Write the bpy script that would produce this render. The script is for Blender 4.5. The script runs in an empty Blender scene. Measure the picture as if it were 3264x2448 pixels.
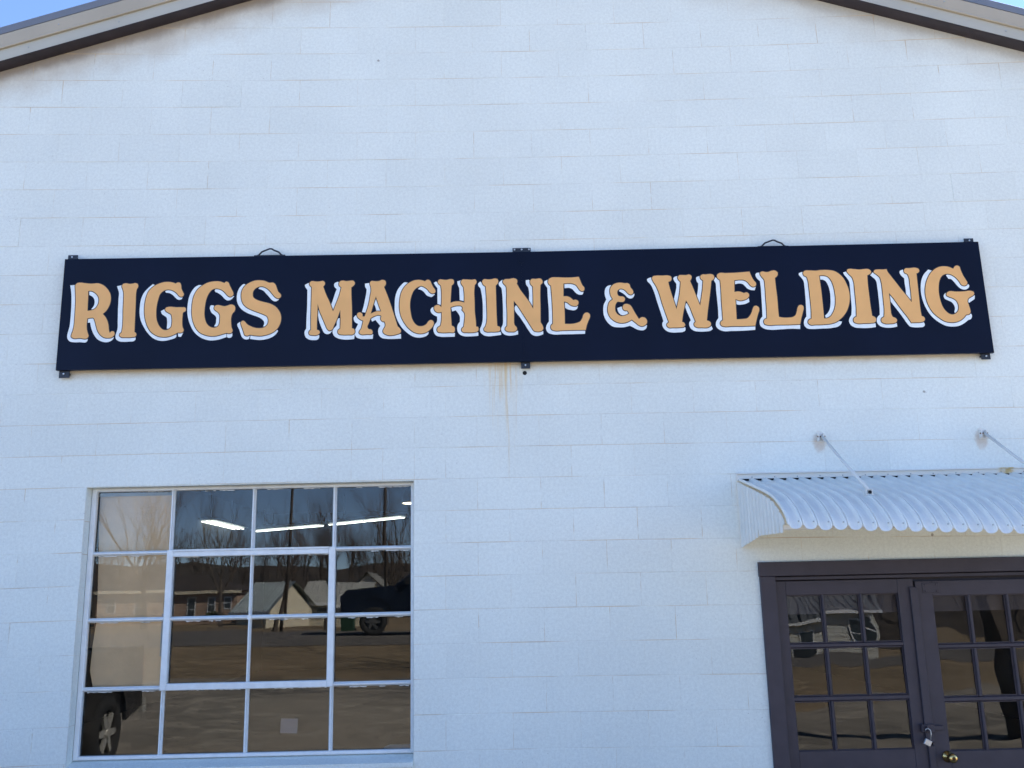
import bpy, bmesh, math, random
from mathutils import Vector, Matrix
from mathutils.geometry import delaunay_2d_cdt
random.seed(7)
scene = bpy.context.scene
C = scene.collection
LETTERS = [
 ('R',
  '179,1157 199,1188 246,1196 307,1187 389,1178 486,1180 548,1153 611,1093 650,1022 659,967 654,905 630,836 603,794 567,761* 600,724 630,673 651,611 667,526 677,499* 696,520 722,521 740,494 733,464 709,441 658,433 613,439 567,467 522,525 491,607 471,669 450,708 417,710 373,703* 369,640 376,555 392,501 404,463 399,447 393,438 290,438 201,442 181,459 183,490 197,540 206,612 207,697 205,821 201,937 190,1055 181,1133',
  ['354,1079* 389,1080 435,1061 475,1026 501,978 506,931 493,877 459,831 416,813 365,806* 362,895 360,973'],
  ['110,1162* 167,1166* 236,1132* 287,473* 383,471* 393,434* 394,405 385,388 294,384 220,384 160,399 132,434 125,476 132,529 145,598 149,706 148,822 141,978 130,1071', '366,1098* 371,1024* 394,1013 426,987 445,948 447,901 435,863 413,836* 417,823* 454,800* 527,814* 564,930* 525,1048* 431,1112*', '370,725* 377,644* 410,647* 421,600 445,531 479,469 527,414 588,384 647,376 697,392 722,414 733,437* 692,472* 618,474* 546,552* 493,676* 459,738*']),
 ('I',
  '794,1140 804,1164 837,1175 890,1166 934,1169 971,1175 998,1160 1006,1124 991,1090 984,1023 987,922 991,766 994,612 997,508* 1019,488 1024,469 1014,446 974,437 886,436 826,443 807,462 810,485 830,500* 837,554 838,654 831,808 827,964 821,1050 805,1101 795,1125',
  [],
  ['726,1138* 786,1151* 848,1120* 892,460* 988,451* 1015,427 1015,404 1001,388 941,379 868,377 801,387 762,417 752,456 760,501 771,547 768,655 761,810 758,965 755,1059 741,1098']),
 ('G',
  '1403,1183 1456,1174 1498,1158* 1523,1173 1553,1167 1568,1137 1576,1090 1597,1042 1613,1007 1604,984 1579,974 1552,987 1524,1020 1485,1052 1439,1073 1387,1076 1336,1055 1301,1017 1282,955 1268,877 1264,761 1272,683 1295,614 1328,563 1366,531 1404,523 1440,534 1471,564 1477,602 1471,703 1462,734 1427,758 1393,780 1379,805 1390,828 1415,837 1520,832 1601,830 1639,825 1651,800 1645,777 1616,758 1611,715 1610,638 1619,561 1635,514 1623,492 1598,485 1561,487* 1518,463 1453,438 1379,431 1320,440 1259,468 1205,512 1164,578 1129,671 1112,764 1109,880 1121,974 1150,1059 1206,1121 1270,1158 1336,1179',
  [],
  ['1197,1158* 1233,1140* 1317,1126* 1186,957* 1185,724* 1270,529* 1392,473* 1502,486* 1544,459* 1542,428 1524,413 1470,395 1397,380 1323,384 1248,415 1178,478 1113,571 1067,664 1046,758 1044,851 1055,959 1084,1037 1139,1106', '1560,501* 1619,507* 1629,485* 1614,446 1604,431 1567,435*', '1365,1051* 1379,1090* 1430,1108* 1506,1075* 1570,1004* 1596,964* 1588,945 1566,935 1536,938 1505,962 1466,1002 1419,1030 1374,1039', '1322,783* 1372,813* 1410,797* 1488,733* 1505,563* 1476,541* 1440,541* 1413,546* 1414,596 1411,658 1401,696 1370,720 1339,744']),
 ('G',
  '2024,1179 2084,1174 2137,1153* 2163,1172 2189,1160 2210,1116 2238,1061 2259,1021 2262,990 2246,971 2220,963 2194,976 2158,1015 2120,1051 2074,1073 2029,1079 1985,1066 1949,1027 1922,973 1906,911 1896,818 1895,725 1908,655 1932,601 1964,566 2001,547 2046,545 2082,563 2099,605 2101,659 2096,721 2073,753 2043,776 2023,796 2022,827 2039,846 2076,851 2114,841 2159,834 2196,843 2225,854 2262,850 2285,834 2295,802 2288,764 2263,733 2247,672 2249,602 2256,548 2272,494 2260,471 2234,462 2197,469* 2131,451 2058,433 1985,432 1910,451 1842,487 1795,542 1758,620 1734,713 1728,806 1732,907 1750,992 1791,1070 1855,1127 1928,1165',
  [],
  ['1802,1134* 1840,1130* 1915,1114* 1812,944* 1792,750* 1868,556* 1983,477* 2130,474* 2194,457* 2196,415* 2134,393 2061,376 1987,373 1913,390 1837,430 1768,496 1719,582 1685,675 1668,776 1670,885 1684,978 1717,1056 1759,1110', '2200,480* 2263,486* 2269,467* 2269,425 2251,406 2222,404 2202,415*', '2015,1054* 2028,1088* 2103,1095* 2181,1015* 2227,983* 2274,970* 2251,939 2222,917 2185,913 2147,938 2108,981 2061,1017 2019,1040', '1962,828 1973,849 2002,850* 2040,831* 2057,792* 2111,744* 2125,589* 2083,536* 2053,560* 2027,564* 2047,598 2052,645 2047,691 2027,715 1992,743 1968,786']),
 ('S',
  '2607,1181 2667,1172 2735,1144 2780,1146 2807,1124 2827,1080 2852,1017 2882,985 2889,954 2876,935 2851,927 2817,944 2778,987 2731,1043 2685,1079 2640,1096 2595,1093 2551,1070 2523,1032 2517,985 2528,946 2557,922 2610,897 2670,880 2753,855 2821,815 2867,760 2895,697 2899,628 2881,559 2846,505 2795,464 2722,435 2642,421 2568,427 2501,439* 2464,425 2438,433 2422,468 2406,514 2385,569 2377,607 2390,626 2412,630 2431,614 2458,583 2504,555 2571,530 2631,525 2675,532 2711,554 2732,592 2734,639 2714,686 2676,709 2616,734 2525,771 2449,811 2403,855 2375,917 2367,988 2380,1058 2415,1112 2474,1154 2540,1179',
  [],
  ['2400,1136 2415,1128* 2476,1087* 2443,986* 2484,869* 2637,772* 2750,708* 2790,614* 2748,561* 2681,549* 2667,551* 2680,582 2675,617 2652,644 2603,676 2528,705 2452,737 2376,789 2337,840 2312,903 2308,973 2318,1036 2349,1098', '2329,585 2364,617* 2406,599* 2439,506* 2471,452* 2500,432* 2492,386* 2466,377 2429,382 2399,407 2378,453 2357,515 2333,562', '2508,429* 2537,466* 2684,478* 2794,499* 2853,499 2861,491 2840,444 2797,407 2724,378 2644,366 2562,373 2503,384*', '2587,1066* 2624,1116* 2700,1099* 2777,1019* 2839,947* 2862,914* 2841,894 2803,889 2773,906 2734,949 2688,1001 2649,1041 2619,1055']),
 ('M',
  '3260,1115 3264,1139 3289,1156 3327,1152 3364,1149 3402,1152 3435,1157 3458,1139 3462,1111 3448,1086 3441,1076* 3480,970 3527,867 3576,734* 3617,842 3659,966 3680,1060* 3651,1092 3649,1123 3664,1148 3693,1155 3746,1147 3791,1152 3836,1151 3855,1127 3855,1103 3833,1076 3811,1059* 3813,948 3822,792 3827,501* 3849,493 3864,466 3861,435 3843,417 3787,414 3699,416 3662,424 3645,447 3653,482 3675,497* 3677,601 3671,752* 3635,640 3593,541 3568,487 3535,474 3509,496 3482,551 3443,644 3403,738 3373,841* 3373,723 3369,607 3370,491* 3398,477 3410,452 3395,429 3366,416 3315,416 3277,426 3268,447 3273,470 3294,491* 3290,647 3289,802 3290,958 3290,1075* 3272,1091',
  [],
  ['3245,1133* 3299,1075* 3320,802* 3328,454* 3381,437* 3403,414* 3402,383 3382,357 3331,350 3272,359 3227,391 3211,433 3213,479 3231,506* 3231,648 3235,803 3234,959 3233,1037* 3205,1077 3197,1107*', '3379,754* 3395,769* 3471,721* 3549,519* 3570,473* 3543,438 3506,427 3469,443 3438,498 3399,599 3383,676 3378,723', '3634,1143* 3687,1107* 3703,1052* 3604,757* 3582,703* 3528,828* 3547,816* 3571,890 3606,1006 3619,1041* 3594,1065 3582,1097 3589,1121', '3647,640* 3665,642* 3696,600* 3698,446* 3831,436* 3865,418* 3858,355* 3796,349 3700,354 3640,371 3596,402 3576,449 3579,487 3601,514 3623,540 3629,602']),
 ('A',
  '4057,1099 4057,1123 4075,1142 4120,1139 4173,1140 4218,1155 4255,1143 4267,1111 4259,1080 4242,1058* 4302,899 4347,765 4385,641 4423,516* 4456,481 4468,446 4457,423 4423,409 4261,412 4242,428 4234,455 4245,485 4261,512 4263,550 4250,585* 4241,582 4207,606 4203,629 4208,660 4177,672 4125,661 4070,632* 4048,570 4030,509 4045,485 4079,477 4096,454 4094,423 4017,415 3943,417 3924,434 3927,457 3949,491 3963,541 3974,599* 3933,619 3902,650 3891,678 3902,705 3931,713 3958,696 3965,657* 3991,656* 4013,718 4042,818 4063,943 4073,1021 4069,1060',
  ['4136,929* 4160,855 4183,784 4208,722* 4139,722 4102,708 4071,692* 4087,755 4112,848'],
  ['3990,1109* 4046,1117* 4099,1059* 4093,903* 4013,710* 4002,710* 3955,719* 3975,796 3996,905 4010,991 4013,1030* 3992,1069', '4136,890* 4198,862* 4229,706* 4147,707* 4139,754 4127,793 4111,829*', '3876,678* 3902,666* 3962,618* 3985,579* 3964,510* 3957,441* 4083,431* 4105,409* 4100,352* 4017,352 3936,356 3888,377 3865,424 3868,474 3889,519 3907,558* 3866,582 3847,628 3847,644', '4070,628* 4089,586* 4133,607* 4163,568 4197,525* 4175,491 4170,437 4187,390 4224,359 4261,351 4468,348* 4468,408* 4275,435* 4275,504* 4229,628* 4184,683* 4081,647*']),
 ('C',
  '4697,1146 4750,1137 4780,1124* 4795,1136 4819,1146 4849,1131 4867,1091 4889,1044 4915,1004 4919,976 4900,956 4878,954 4848,970 4818,1010 4779,1042 4735,1061 4690,1048 4637,1002 4600,916 4584,807 4593,698 4615,605 4653,543 4690,515 4727,509 4767,517 4802,540 4825,574 4854,591 4884,580 4897,549 4884,507 4847,462 4802,428 4719,409 4645,427 4571,483 4512,561 4467,655 4448,763 4451,872 4473,981 4518,1059 4585,1116 4645,1141',
  [],
  ['4547,1113* 4607,1089* 4518,894* 4519,700* 4608,528* 4719,457* 4793,455* 4828,431* 4823,401 4802,380 4756,362 4704,356 4630,370 4556,418 4482,492 4422,594 4388,703 4383,811 4391,920 4421,1014 4465,1076 4517,1118', '4686,1020* 4712,1043 4735,1086* 4832,1037* 4884,973* 4911,941* 4891,922 4869,907 4846,911 4803,932 4772,972 4734,1004']),
 ('H',
  '4957,1097 4953,1121 4976,1146 5021,1142 5066,1138 5118,1148 5152,1141 5165,1113 5159,1085 5133,1058* 5126,976 5116,820* 5161,835 5221,839 5265,831 5299,820* 5300,934 5290,1036* 5264,1075 5257,1107 5276,1138 5321,1139 5403,1134 5448,1135 5463,1107 5455,1080 5438,1060* 5430,970 5433,837 5435,682 5445,565 5449,490* 5473,484 5480,460 5469,426 5432,415 5335,413 5283,418 5261,438 5263,465 5288,491* 5298,568 5297,684 5268,720* 5276,747 5261,774 5220,781 5168,776 5116,758* 5121,649 5129,510* 5158,494 5171,455 5161,421 5098,418 4987,419 4954,425 4939,452 4947,483 4984,509* 4997,574 5000,698* 4959,691 4922,707 4903,739 4907,778 4933,794 4963,792 4996,764* 5001,885 4999,1002 4991,1061*',
  [],
  ['4897,1102* 4927,1120* 5005,1057* 5020,924* 5019,752* 4989,795* 4945,812* 4945,925 4945,1027* 4916,1067', '4896,772* 4922,754* 4981,698* 5018,651* 5017,458* 5098,426* 5172,409* 5168,359* 5083,359 4979,363 4928,379 4898,422 4891,484 4906,526 4936,568 4940,637* 4892,661 4862,693 4853,732 4870,759', '5208,1116* 5252,1129* 5312,1051* 5326,878* 5318,832* 5284,844* 5238,857* 5236,935 5234,1021* 5212,1077', '5127,748* 5137,702* 5184,718* 5219,670 5235,639 5237,562* 5210,524 5201,470 5209,424 5239,385 5283,365 5364,359 5477,365* 5476,411* 5321,429* 5314,529* 5323,684* 5287,786* 5220,803* 5123,773*']),
 ('I',
  '5541,1086 5538,1109 5561,1137 5613,1133 5658,1135 5711,1145 5741,1133 5749,1105 5740,1074 5715,1047* 5716,910 5718,715 5722,560 5726,492* 5755,482 5766,455 5754,424 5713,415 5639,415 5580,418 5554,436 5554,463 5573,489* 5589,547 5595,678 5593,795 5588,951 5582,1038* 5552,1062',
  [],
  ['5481,1075 5512,1108* 5567,1046* 5626,990* 5622,756* 5617,446* 5691,422* 5772,411* 5775,372* 5690,362 5616,356 5542,375 5502,418 5499,456 5518,502 5534,564 5539,680 5538,835 5524,953 5510,1016 5485,1051']),
 ('N',
  '5815,1080 5812,1108 5835,1131 5891,1134 5966,1142 5992,1128 6001,1096 5993,1069* 6038,982 6103,886 6160,799 6201,717* 6205,861 6204,1025* 6175,1061 6172,1101 6191,1128 6244,1128 6311,1130 6333,1101 6334,1078 6305,1043* 6299,937 6297,742 6293,533* 6316,490 6326,444 6306,417 6254,406 6210,415 6174,466 6124,552 6060,661 6003,756 5948,833* 5948,710 5945,532* 5952,501 5977,470 5981,439 5958,416 5906,411 5854,418 5829,442 5833,465 5855,491* 5859,673 5855,829 5858,962 5848,1040 5826,1064',
  [],
  ['5755,1078 5801,1126* 5881,1024* 5901,906* 5892,441* 5951,424* 5995,423* 5995,373* 5942,363 5875,360 5816,377 5780,420 5775,458 5796,508 5803,636 5803,830 5797,947 5787,1014 5758,1050', '6112,1114* 6153,1119* 6227,1056* 6236,821* 6210,705* 6181,729* 6138,808* 6150,839* 6150,979 6143,1011 6118,1051', '5957,741* 5973,770* 6025,748* 6104,629* 6196,465* 6247,426* 6325,410* 6324,370* 6275,352 6223,348 6179,366 6136,420 6086,506 6029,600 5957,718']),
 ('E',
  '6408,1088 6417,1120 6455,1143 6523,1145 6635,1139 6748,1141 6816,1147* 6836,1088 6857,1032 6884,992 6880,961 6857,946 6828,958 6803,994 6774,1034 6730,1054 6670,1060 6610,1057* 6604,880* 6649,881 6686,867 6730,827* 6767,830 6796,810 6796,775 6775,748 6734,745 6690,762 6654,794 6609,810* 6612,662 6610,504* 6696,502 6763,512 6808,530 6840,572 6860,626 6887,649 6917,650 6942,625 6943,594 6920,540 6896,479 6880,416* 6722,417 6574,416 6470,416 6434,434 6426,465 6435,492 6454,507* 6456,627 6455,782 6449,938 6444,1029* 6415,1057',
  [],
  ['6356,1086 6402,1116* 6459,1032* 6484,859* 6482,549* 6471,449* 6723,436* 6864,433* 6873,406* 6869,364* 6721,363 6572,363 6446,366 6388,389 6363,435 6367,481 6384,516 6403,542* 6405,705 6398,861 6395,1002* 6370,1042 6355,1070', '6622,1076* 6623,994* 6690,995 6727,976 6756,940 6792,908 6829,898 6856,903 6868,930 6872,947* 6848,985* 6776,1073*', '6622,806* 6647,809* 6705,777* 6772,768* 6790,743* 6778,709 6740,687 6695,692 6651,704 6619,726*']),
 ('ampersand',
  '7220,931 7222,962 7238,1001 7277,1036 7331,1053 7383,1052 7420,1045* 7454,1046 7480,1032 7493,988 7521,945 7527,917 7514,894 7488,886 7459,903 7430,938 7394,965 7349,968 7322,945 7316,905 7326,878 7352,866 7389,861 7411,841 7410,814 7390,791 7349,789 7315,792 7291,765 7277,703 7283,657 7311,617 7347,597 7399,600 7437,615 7461,630* 7436,669* 7403,671 7381,693 7379,725 7399,754 7444,758 7481,738 7508,691 7535,636 7583,550* 7622,574 7659,568 7687,532 7685,494 7661,467 7623,452 7579,465 7543,496 7490,544* 7433,514 7372,500 7306,509 7248,541 7205,588 7182,651 7185,728 7207,790 7253,828* 7229,876',
  [],
  ['7194,1014 7236,1025* 7267,977* 7263,883* 7283,828* 7235,751* 7237,626* 7307,540* 7396,530* 7487,567* 7545,520* 7617,480* 7687,464* 7674,424 7635,398 7591,399 7539,416 7496,443 7460,461* 7392,445 7318,443 7237,456 7172,512 7131,590 7121,675 7130,753 7167,826* 7151,885 7151,940 7166,987', '7339,938* 7357,975* 7417,974* 7459,918* 7503,894* 7542,899* 7536,870 7508,839 7478,834 7449,848 7413,888 7370,920', '7307,707* 7358,725* 7405,716* 7434,692* 7475,629* 7399,584* 7400,605* 7355,612 7323,644 7310,679']),
 ('W',
  '7785,1109 7797,1132 7832,1141 7922,1141 8005,1140 8034,1127 8043,1096 8031,1068 7996,1053* 8010,974 8034,872 8059,778 8084,676* 8111,776 8141,909 8161,1050* 8137,1078 8127,1114 8148,1141 8193,1144 8238,1142 8284,1149 8309,1126 8307,1098 8286,1059* 8318,968 8355,850 8398,716* 8421,825 8444,942 8459,1060* 8431,1088 8425,1120 8445,1143 8502,1146 8563,1151 8600,1136 8610,1104 8595,1073 8568,1058* 8549,940 8520,784 8491,629 8472,513* 8505,501 8524,473 8515,439 8484,420 8402,418 8336,423 8307,443 8305,474 8326,500* 8294,594 8257,711 8215,794* 8189,697 8159,573 8146,502* 8172,488 8184,457 8169,434 8120,426 8031,425 7964,430 7945,454 7952,481 7975,496* 7944,601 7901,757 7864,914 7828,1009 7794,1073',
  [],
  ['7717,1090 7770,1122* 7854,1009* 7918,796* 7990,484* 7972,446* 8151,442* 8187,422* 8181,380 8154,365 8086,359 8012,359 7953,373 7904,416 7886,463 7890,494 7903,516* 7872,641 7835,782 7798,931 7758,1026 7722,1070', '8070,1107 8086,1122 8121,1131* 8189,1073* 8181,947* 8106,683* 8075,668* 8044,778* 8057,809* 8081,894 8101,988 8100,1028 8076,1067', '8372,1109 8418,1128* 8482,1075* 8474,941* 8415,724* 8391,701* 8346,819* 8363,846* 8384,943 8393,1022* 8372,1062', '8212,751* 8245,758* 8324,593* 8347,477* 8344,438* 8493,435* 8527,442* 8544,396* 8511,373 8451,365 8362,365 8296,377 8253,413 8239,456 8243,494 8264,521* 8241,579 8216,650 8201,708*']),
 ('E',
  '8647,1107 8648,1135 8677,1160 8767,1160 8880,1162 8994,1168 9083,1175* 9103,1110 9129,1054 9156,1014 9153,983 9133,966 9107,964 9078,985 9051,1024 9015,1053 8949,1064 8873,1057* 8867,973 8863,895* 8899,902 8944,897 8986,878* 9026,887 9050,867 9052,836 9027,805 8980,783 8927,776 8869,797* 8867,660 8864,520* 8946,523 9007,533 9039,563 9068,609 9092,671 9108,694 9139,700 9167,677 9172,646 9153,592 9123,500 9103,429* 8939,426 8790,428 8693,427 8661,439 8648,471 8661,497 8684,512* 8685,625 8684,781 8688,937 8685,1063* 8660,1083',
  [],
  ['8602,1065* 8624,1105* 8715,1063* 8716,858* 8724,546* 8703,454* 8866,443* 9089,446* 9104,423* 9099,373* 8934,365 8786,364 8674,366 8617,394 8588,441 8593,487 8628,545* 8631,665 8627,821 8624,939 8625,1017*', '8880,1075* 8879,1004* 8937,1013 8982,1002 9010,974 9037,942 9081,920 9133,914* 9153,967* 9123,984* 9061,1056* 8987,1081*', '8873,800* 8907,807* 8982,806* 9036,821* 9048,803* 9051,756* 8999,731 8946,721 8901,720 8872,732*']),
 ('L',
  '9222,1136 9224,1159 9251,1172 9296,1164 9333,1165 9380,1182 9425,1181 9453,1155 9453,1123 9435,1096 9413,1081* 9415,966 9421,809 9420,653 9422,543* 9477,532 9544,530 9604,537 9640,559 9663,609 9679,664 9700,694 9731,700 9755,682 9758,650 9745,608 9714,515 9693,437* 9521,434 9372,435 9268,435 9231,448 9219,479 9232,509 9264,526* 9270,656 9271,812 9273,969 9265,1064 9238,1100',
  [],
  ['9161,1137 9174,1153 9212,1160* 9274,1079* 9304,890* 9301,578* 9278,478* 9448,459* 9672,462* 9694,429* 9689,373* 9591,379 9441,374 9292,371 9212,390 9170,429 9165,480 9177,518 9208,553* 9212,673 9215,852 9216,970 9212,1041* 9183,1069 9166,1097']),
 ('D',
  '9794,1124 9797,1152 9817,1171 9885,1174 9961,1170 10037,1177 10135,1175 10209,1160 10266,1123 10320,1059 10357,971 10378,884 10379,790 10359,689 10312,589 10245,512 10172,460 10103,438 10005,428 9893,427 9826,428 9802,452 9805,482 9825,501 9848,509* 9857,644 9856,801 9853,942 9847,1044 9832,1088 9804,1104',
  ['10003,1101* 10053,1103 10111,1087 10152,1038 10176,967 10189,872 10189,755 10173,661 10139,584 10097,531 10058,512 10013,509* 10014,602 10013,797 10009,954 10005,1033'],
  ['9735,1134 9782,1158* 9848,1092* 9889,957* 9891,566* 9866,458* 10044,447* 10159,475* 10247,464* 10229,428 10189,397 10113,380 9963,373 9851,370 9784,379 9750,414 9745,460 9759,507 9785,541* 9791,661 9796,841 9795,959 9790,1030 9764,1078 9737,1114', '10015,1120* 10008,1045* 10047,1044 10083,1020 10108,968 10124,897 10126,795 10117,702 10103,640 10072,586 10031,548* 10040,520 10064,497* 10140,514* 10197,638* 10223,832* 10189,1030* 10122,1118*']),
 ('I',
  '10378,1152 10384,1176 10408,1185 10476,1181 10551,1174 10612,1180 10657,1180 10689,1162 10698,1134 10680,1111 10642,1092* 10637,981 10639,824 10642,668 10649,535* 10686,511 10697,476 10679,446 10625,435 10528,433 10439,435 10403,455 10399,486 10417,513 10444,528* 10453,648 10455,789 10456,906 10454,1001 10435,1072 10401,1112',
  [],
  ['10326,1139* 10371,1151* 10442,1072* 10482,866* 10473,554* 10441,454* 10642,450* 10684,428* 10685,380* 10596,370 10484,371 10404,382 10355,417 10339,464 10348,503 10379,552* 10391,634 10395,790 10397,923 10392,1018 10366,1066 10336,1110']),
 ('N',
  '10732,1140 10750,1163 10800,1170 10853,1169 10908,1172* 10913,1148 10949,1084 11001,1004 11065,900 11130,805 11191,711* 11196,827 11195,953 11192,1055 11178,1099* 11142,1120 11137,1151 11156,1176 11210,1180 11308,1181 11333,1167 11340,1143 11323,1116 11298,1105* 11297,1014 11296,872 11294,692 11295,575 11300,517* 11328,504 11338,473 11322,446 11283,434 11208,431 11155,430* 11118,501 11067,580 11010,674 10960,761 10903,844* 10905,739 10902,606 10906,544 10918,513* 10953,496 10970,473 10963,446 10931,427 10878,422 10804,426 10769,446 10764,477 10782,504 10806,515* 10819,608 10821,725 10822,881 10817,1007 10804,1063 10770,1099',
  [],
  ['10682,1093* 10729,1142* 10800,1095* 10836,1015* 10858,724* 10821,445* 10925,443* 10964,425* 10965,380* 10895,368 10798,372 10741,392 10708,435 10707,486 10724,520 10753,547* 10760,648 10761,765 10759,922 10750,1017 10737,1041*', '11080,1141 11121,1164* 11195,1119* 11233,1055* 11227,795* 11201,702* 11178,694* 11121,789* 11129,797* 11132,891 11128,993 11130,1041* 11099,1073 11080,1105', '10908,801* 10922,824* 10976,769* 11156,500* 11174,461* 11300,451* 11326,421 11329,396 11313,373 11260,365 11186,366 11134,377 11102,416 11058,494 11001,589 10950,668 10911,731*']),
 ('G',
  '11674,1198 11733,1189 11797,1161* 11817,1190 11849,1205 11878,1192 11891,1144 11915,1065 11945,1001 11959,961 11944,934 11912,923 11880,935 11852,987 11813,1039 11765,1076 11714,1091 11660,1082 11618,1047 11593,1000 11573,922 11564,820 11572,725 11592,639 11629,576 11670,540 11706,529 11752,542 11786,573 11804,627 11802,674 11782,721 11741,753 11691,774 11663,794 11665,821 11692,844 11797,842 11910,844 11993,849 12025,834 12030,806 12008,783 11967,761 11942,741 11931,710 11939,656 11950,593 11949,554 11927,530 11889,524* 11858,490 11801,448 11746,428 11671,424 11598,441 11529,489 11462,556 11419,635 11392,729 11385,831 11401,933 11433,1019 11480,1097 11548,1159 11612,1190',
  [],
  ['11461,1157* 11502,1144* 11566,1119* 11470,947* 11452,790* 11504,594* 11638,467* 11790,480* 11875,563* 11933,547* 11961,529 11962,492 11941,461 11910,452* 11856,412 11777,375 11686,366 11605,379 11521,427 11447,494 11390,581 11350,691 11331,816 11336,926 11358,1020 11396,1091', '11689,1073* 11709,1085* 11753,1100* 11822,1051* 11885,947* 11928,930* 11969,945* 11981,929 11974,902 11944,876 11906,869 11862,884 11822,924 11784,980 11743,1021 11717,1021*', '11624,787 11652,830* 11685,794* 11786,752* 11828,666* 11808,565* 11775,542* 11746,550* 11739,566* 11753,612 11747,656 11719,699 11670,727 11635,748', '12038,783* 12028,736* 11991,713 11951,688* 11922,703* 11928,750* 12009,795*']),
]
WX = [-0.00077, -0.05185, 0.00672, 0.02068, -0.03339, 0.00099, 0.12997, 0.00055, 0.06995, 0.00021]
WZ = [0.00078, -0.00485, -0.04236, -0.00174, 0.01401, -0.02047, -0.00012, 0.09615, 2e-05, 0.04879]
CAM_LOC = [0.5837, -6.0792, 1.8459]
CAM_R = [[0.99976, 0.009237, 0.019883], [-0.004692, 0.976044, -0.217523], [-0.021416, 0.217377, 0.975853]]
CAM_F = 3046.42

# ---------------------------------------------------------------- camera, sky, sun, exposure
cam = bpy.data.objects.new('camera', bpy.data.cameras.new('camera')); C.objects.link(cam)
rx, fw, up = [Vector([CAM_R[i][k] for i in range(3)]) for k in range(3)]
M = Matrix((rx, up, -fw)).transposed().to_4x4(); M.translation = Vector(CAM_LOC)
cam.matrix_world = M
cam.data.sensor_width = 36; cam.data.lens = CAM_F / 3264 * 36
cam.data.clip_start = 0.05; cam.data.clip_end = 3000
scene.camera = cam
SUN_EL = math.radians(38); SUN_AZ = math.radians(58)      # sun stands behind the building, to the right
w = bpy.data.worlds.new('World'); scene.world = w; w.use_nodes = True
nt = w.node_tree; bg = nt.nodes['Background']
sky = nt.nodes.new('ShaderNodeTexSky'); sky.sky_type = 'NISHITA'; sky.sun_disc = False
sky.sun_elevation = SUN_EL; sky.sun_rotation = SUN_AZ; sky.altitude = 1500; sky.air_density = 0.6; sky.dust_density = 0.0; sky.ozone_density = 2.6
nt.links.new(sky.outputs[0], bg.inputs[0]); bg.inputs[1].default_value = 0.11
sl = bpy.data.lights.new('sun', 'SUN'); sl.energy = 5.0; sl.angle = math.radians(0.5); sl.color = (1.0, 0.95, 0.87)
so = bpy.data.objects.new('sun', sl); C.objects.link(so)
sd = Vector((math.sin(SUN_AZ)*math.cos(SUN_EL), math.cos(SUN_AZ)*math.cos(SUN_EL), math.sin(SUN_EL)))
so.rotation_euler = sd.to_track_quat('Z', 'Y').to_euler(); so.location = (0, 20, 30)
vs = scene.view_settings; vs.view_transform = 'Standard'; vs.look = 'None'; vs.gamma = 1; vs.use_curve_mapping = False
vs.exposure = 2.26

# ---------------------------------------------------------------- materials
def mat(name, col, rough=0.6, metal=0.0, noise=0.0, nscale=8.0, bump=0.0, bscale=60.0, spec=0.5, bdist=0.002):
    m = bpy.data.materials.new(name); m.use_nodes = True; n = m.node_tree.nodes; l = m.node_tree.links
    b = n['Principled BSDF']; b.inputs['Roughness'].default_value = rough; b.inputs['Metallic'].default_value = metal
    b.inputs['Specular IOR Level'].default_value = spec
    b.inputs['Base Color'].default_value = (*col, 1)
    geo = n.new('ShaderNodeNewGeometry')
    if noise:
        t = n.new('ShaderNodeTexNoise'); t.inputs['Scale'].default_value = nscale; t.inputs['Detail'].default_value = 6
        l.new(geo.outputs['Position'], t.inputs['Vector'])
        r = n.new('ShaderNodeMapRange'); r.inputs[1].default_value = 0.3; r.inputs[2].default_value = 0.7
        r.inputs[3].default_value = 1 - noise; r.inputs[4].default_value = 1 + noise
        l.new(t.outputs[0], r.inputs[0])
        mx = n.new('ShaderNodeMix'); mx.data_type = 'RGBA'; mx.blend_type = 'MULTIPLY'; mx.inputs[0].default_value = 1
        mx.inputs[6].default_value = (*col, 1); l.new(r.outputs[0], mx.inputs[7]); l.new(mx.outputs[2], b.inputs['Base Color'])
    if bump:
        t2 = n.new('ShaderNodeTexNoise'); t2.inputs['Scale'].default_value = bscale; t2.inputs['Detail'].default_value = 4
        l.new(geo.outputs['Position'], t2.inputs['Vector'])
        bp = n.new('ShaderNodeBump'); bp.inputs['Strength'].default_value = bump; bp.inputs['Distance'].default_value = bdist
        l.new(t2.outputs[0], bp.inputs['Height']); l.new(bp.outputs[0], b.inputs['Normal'])
    return m

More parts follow.
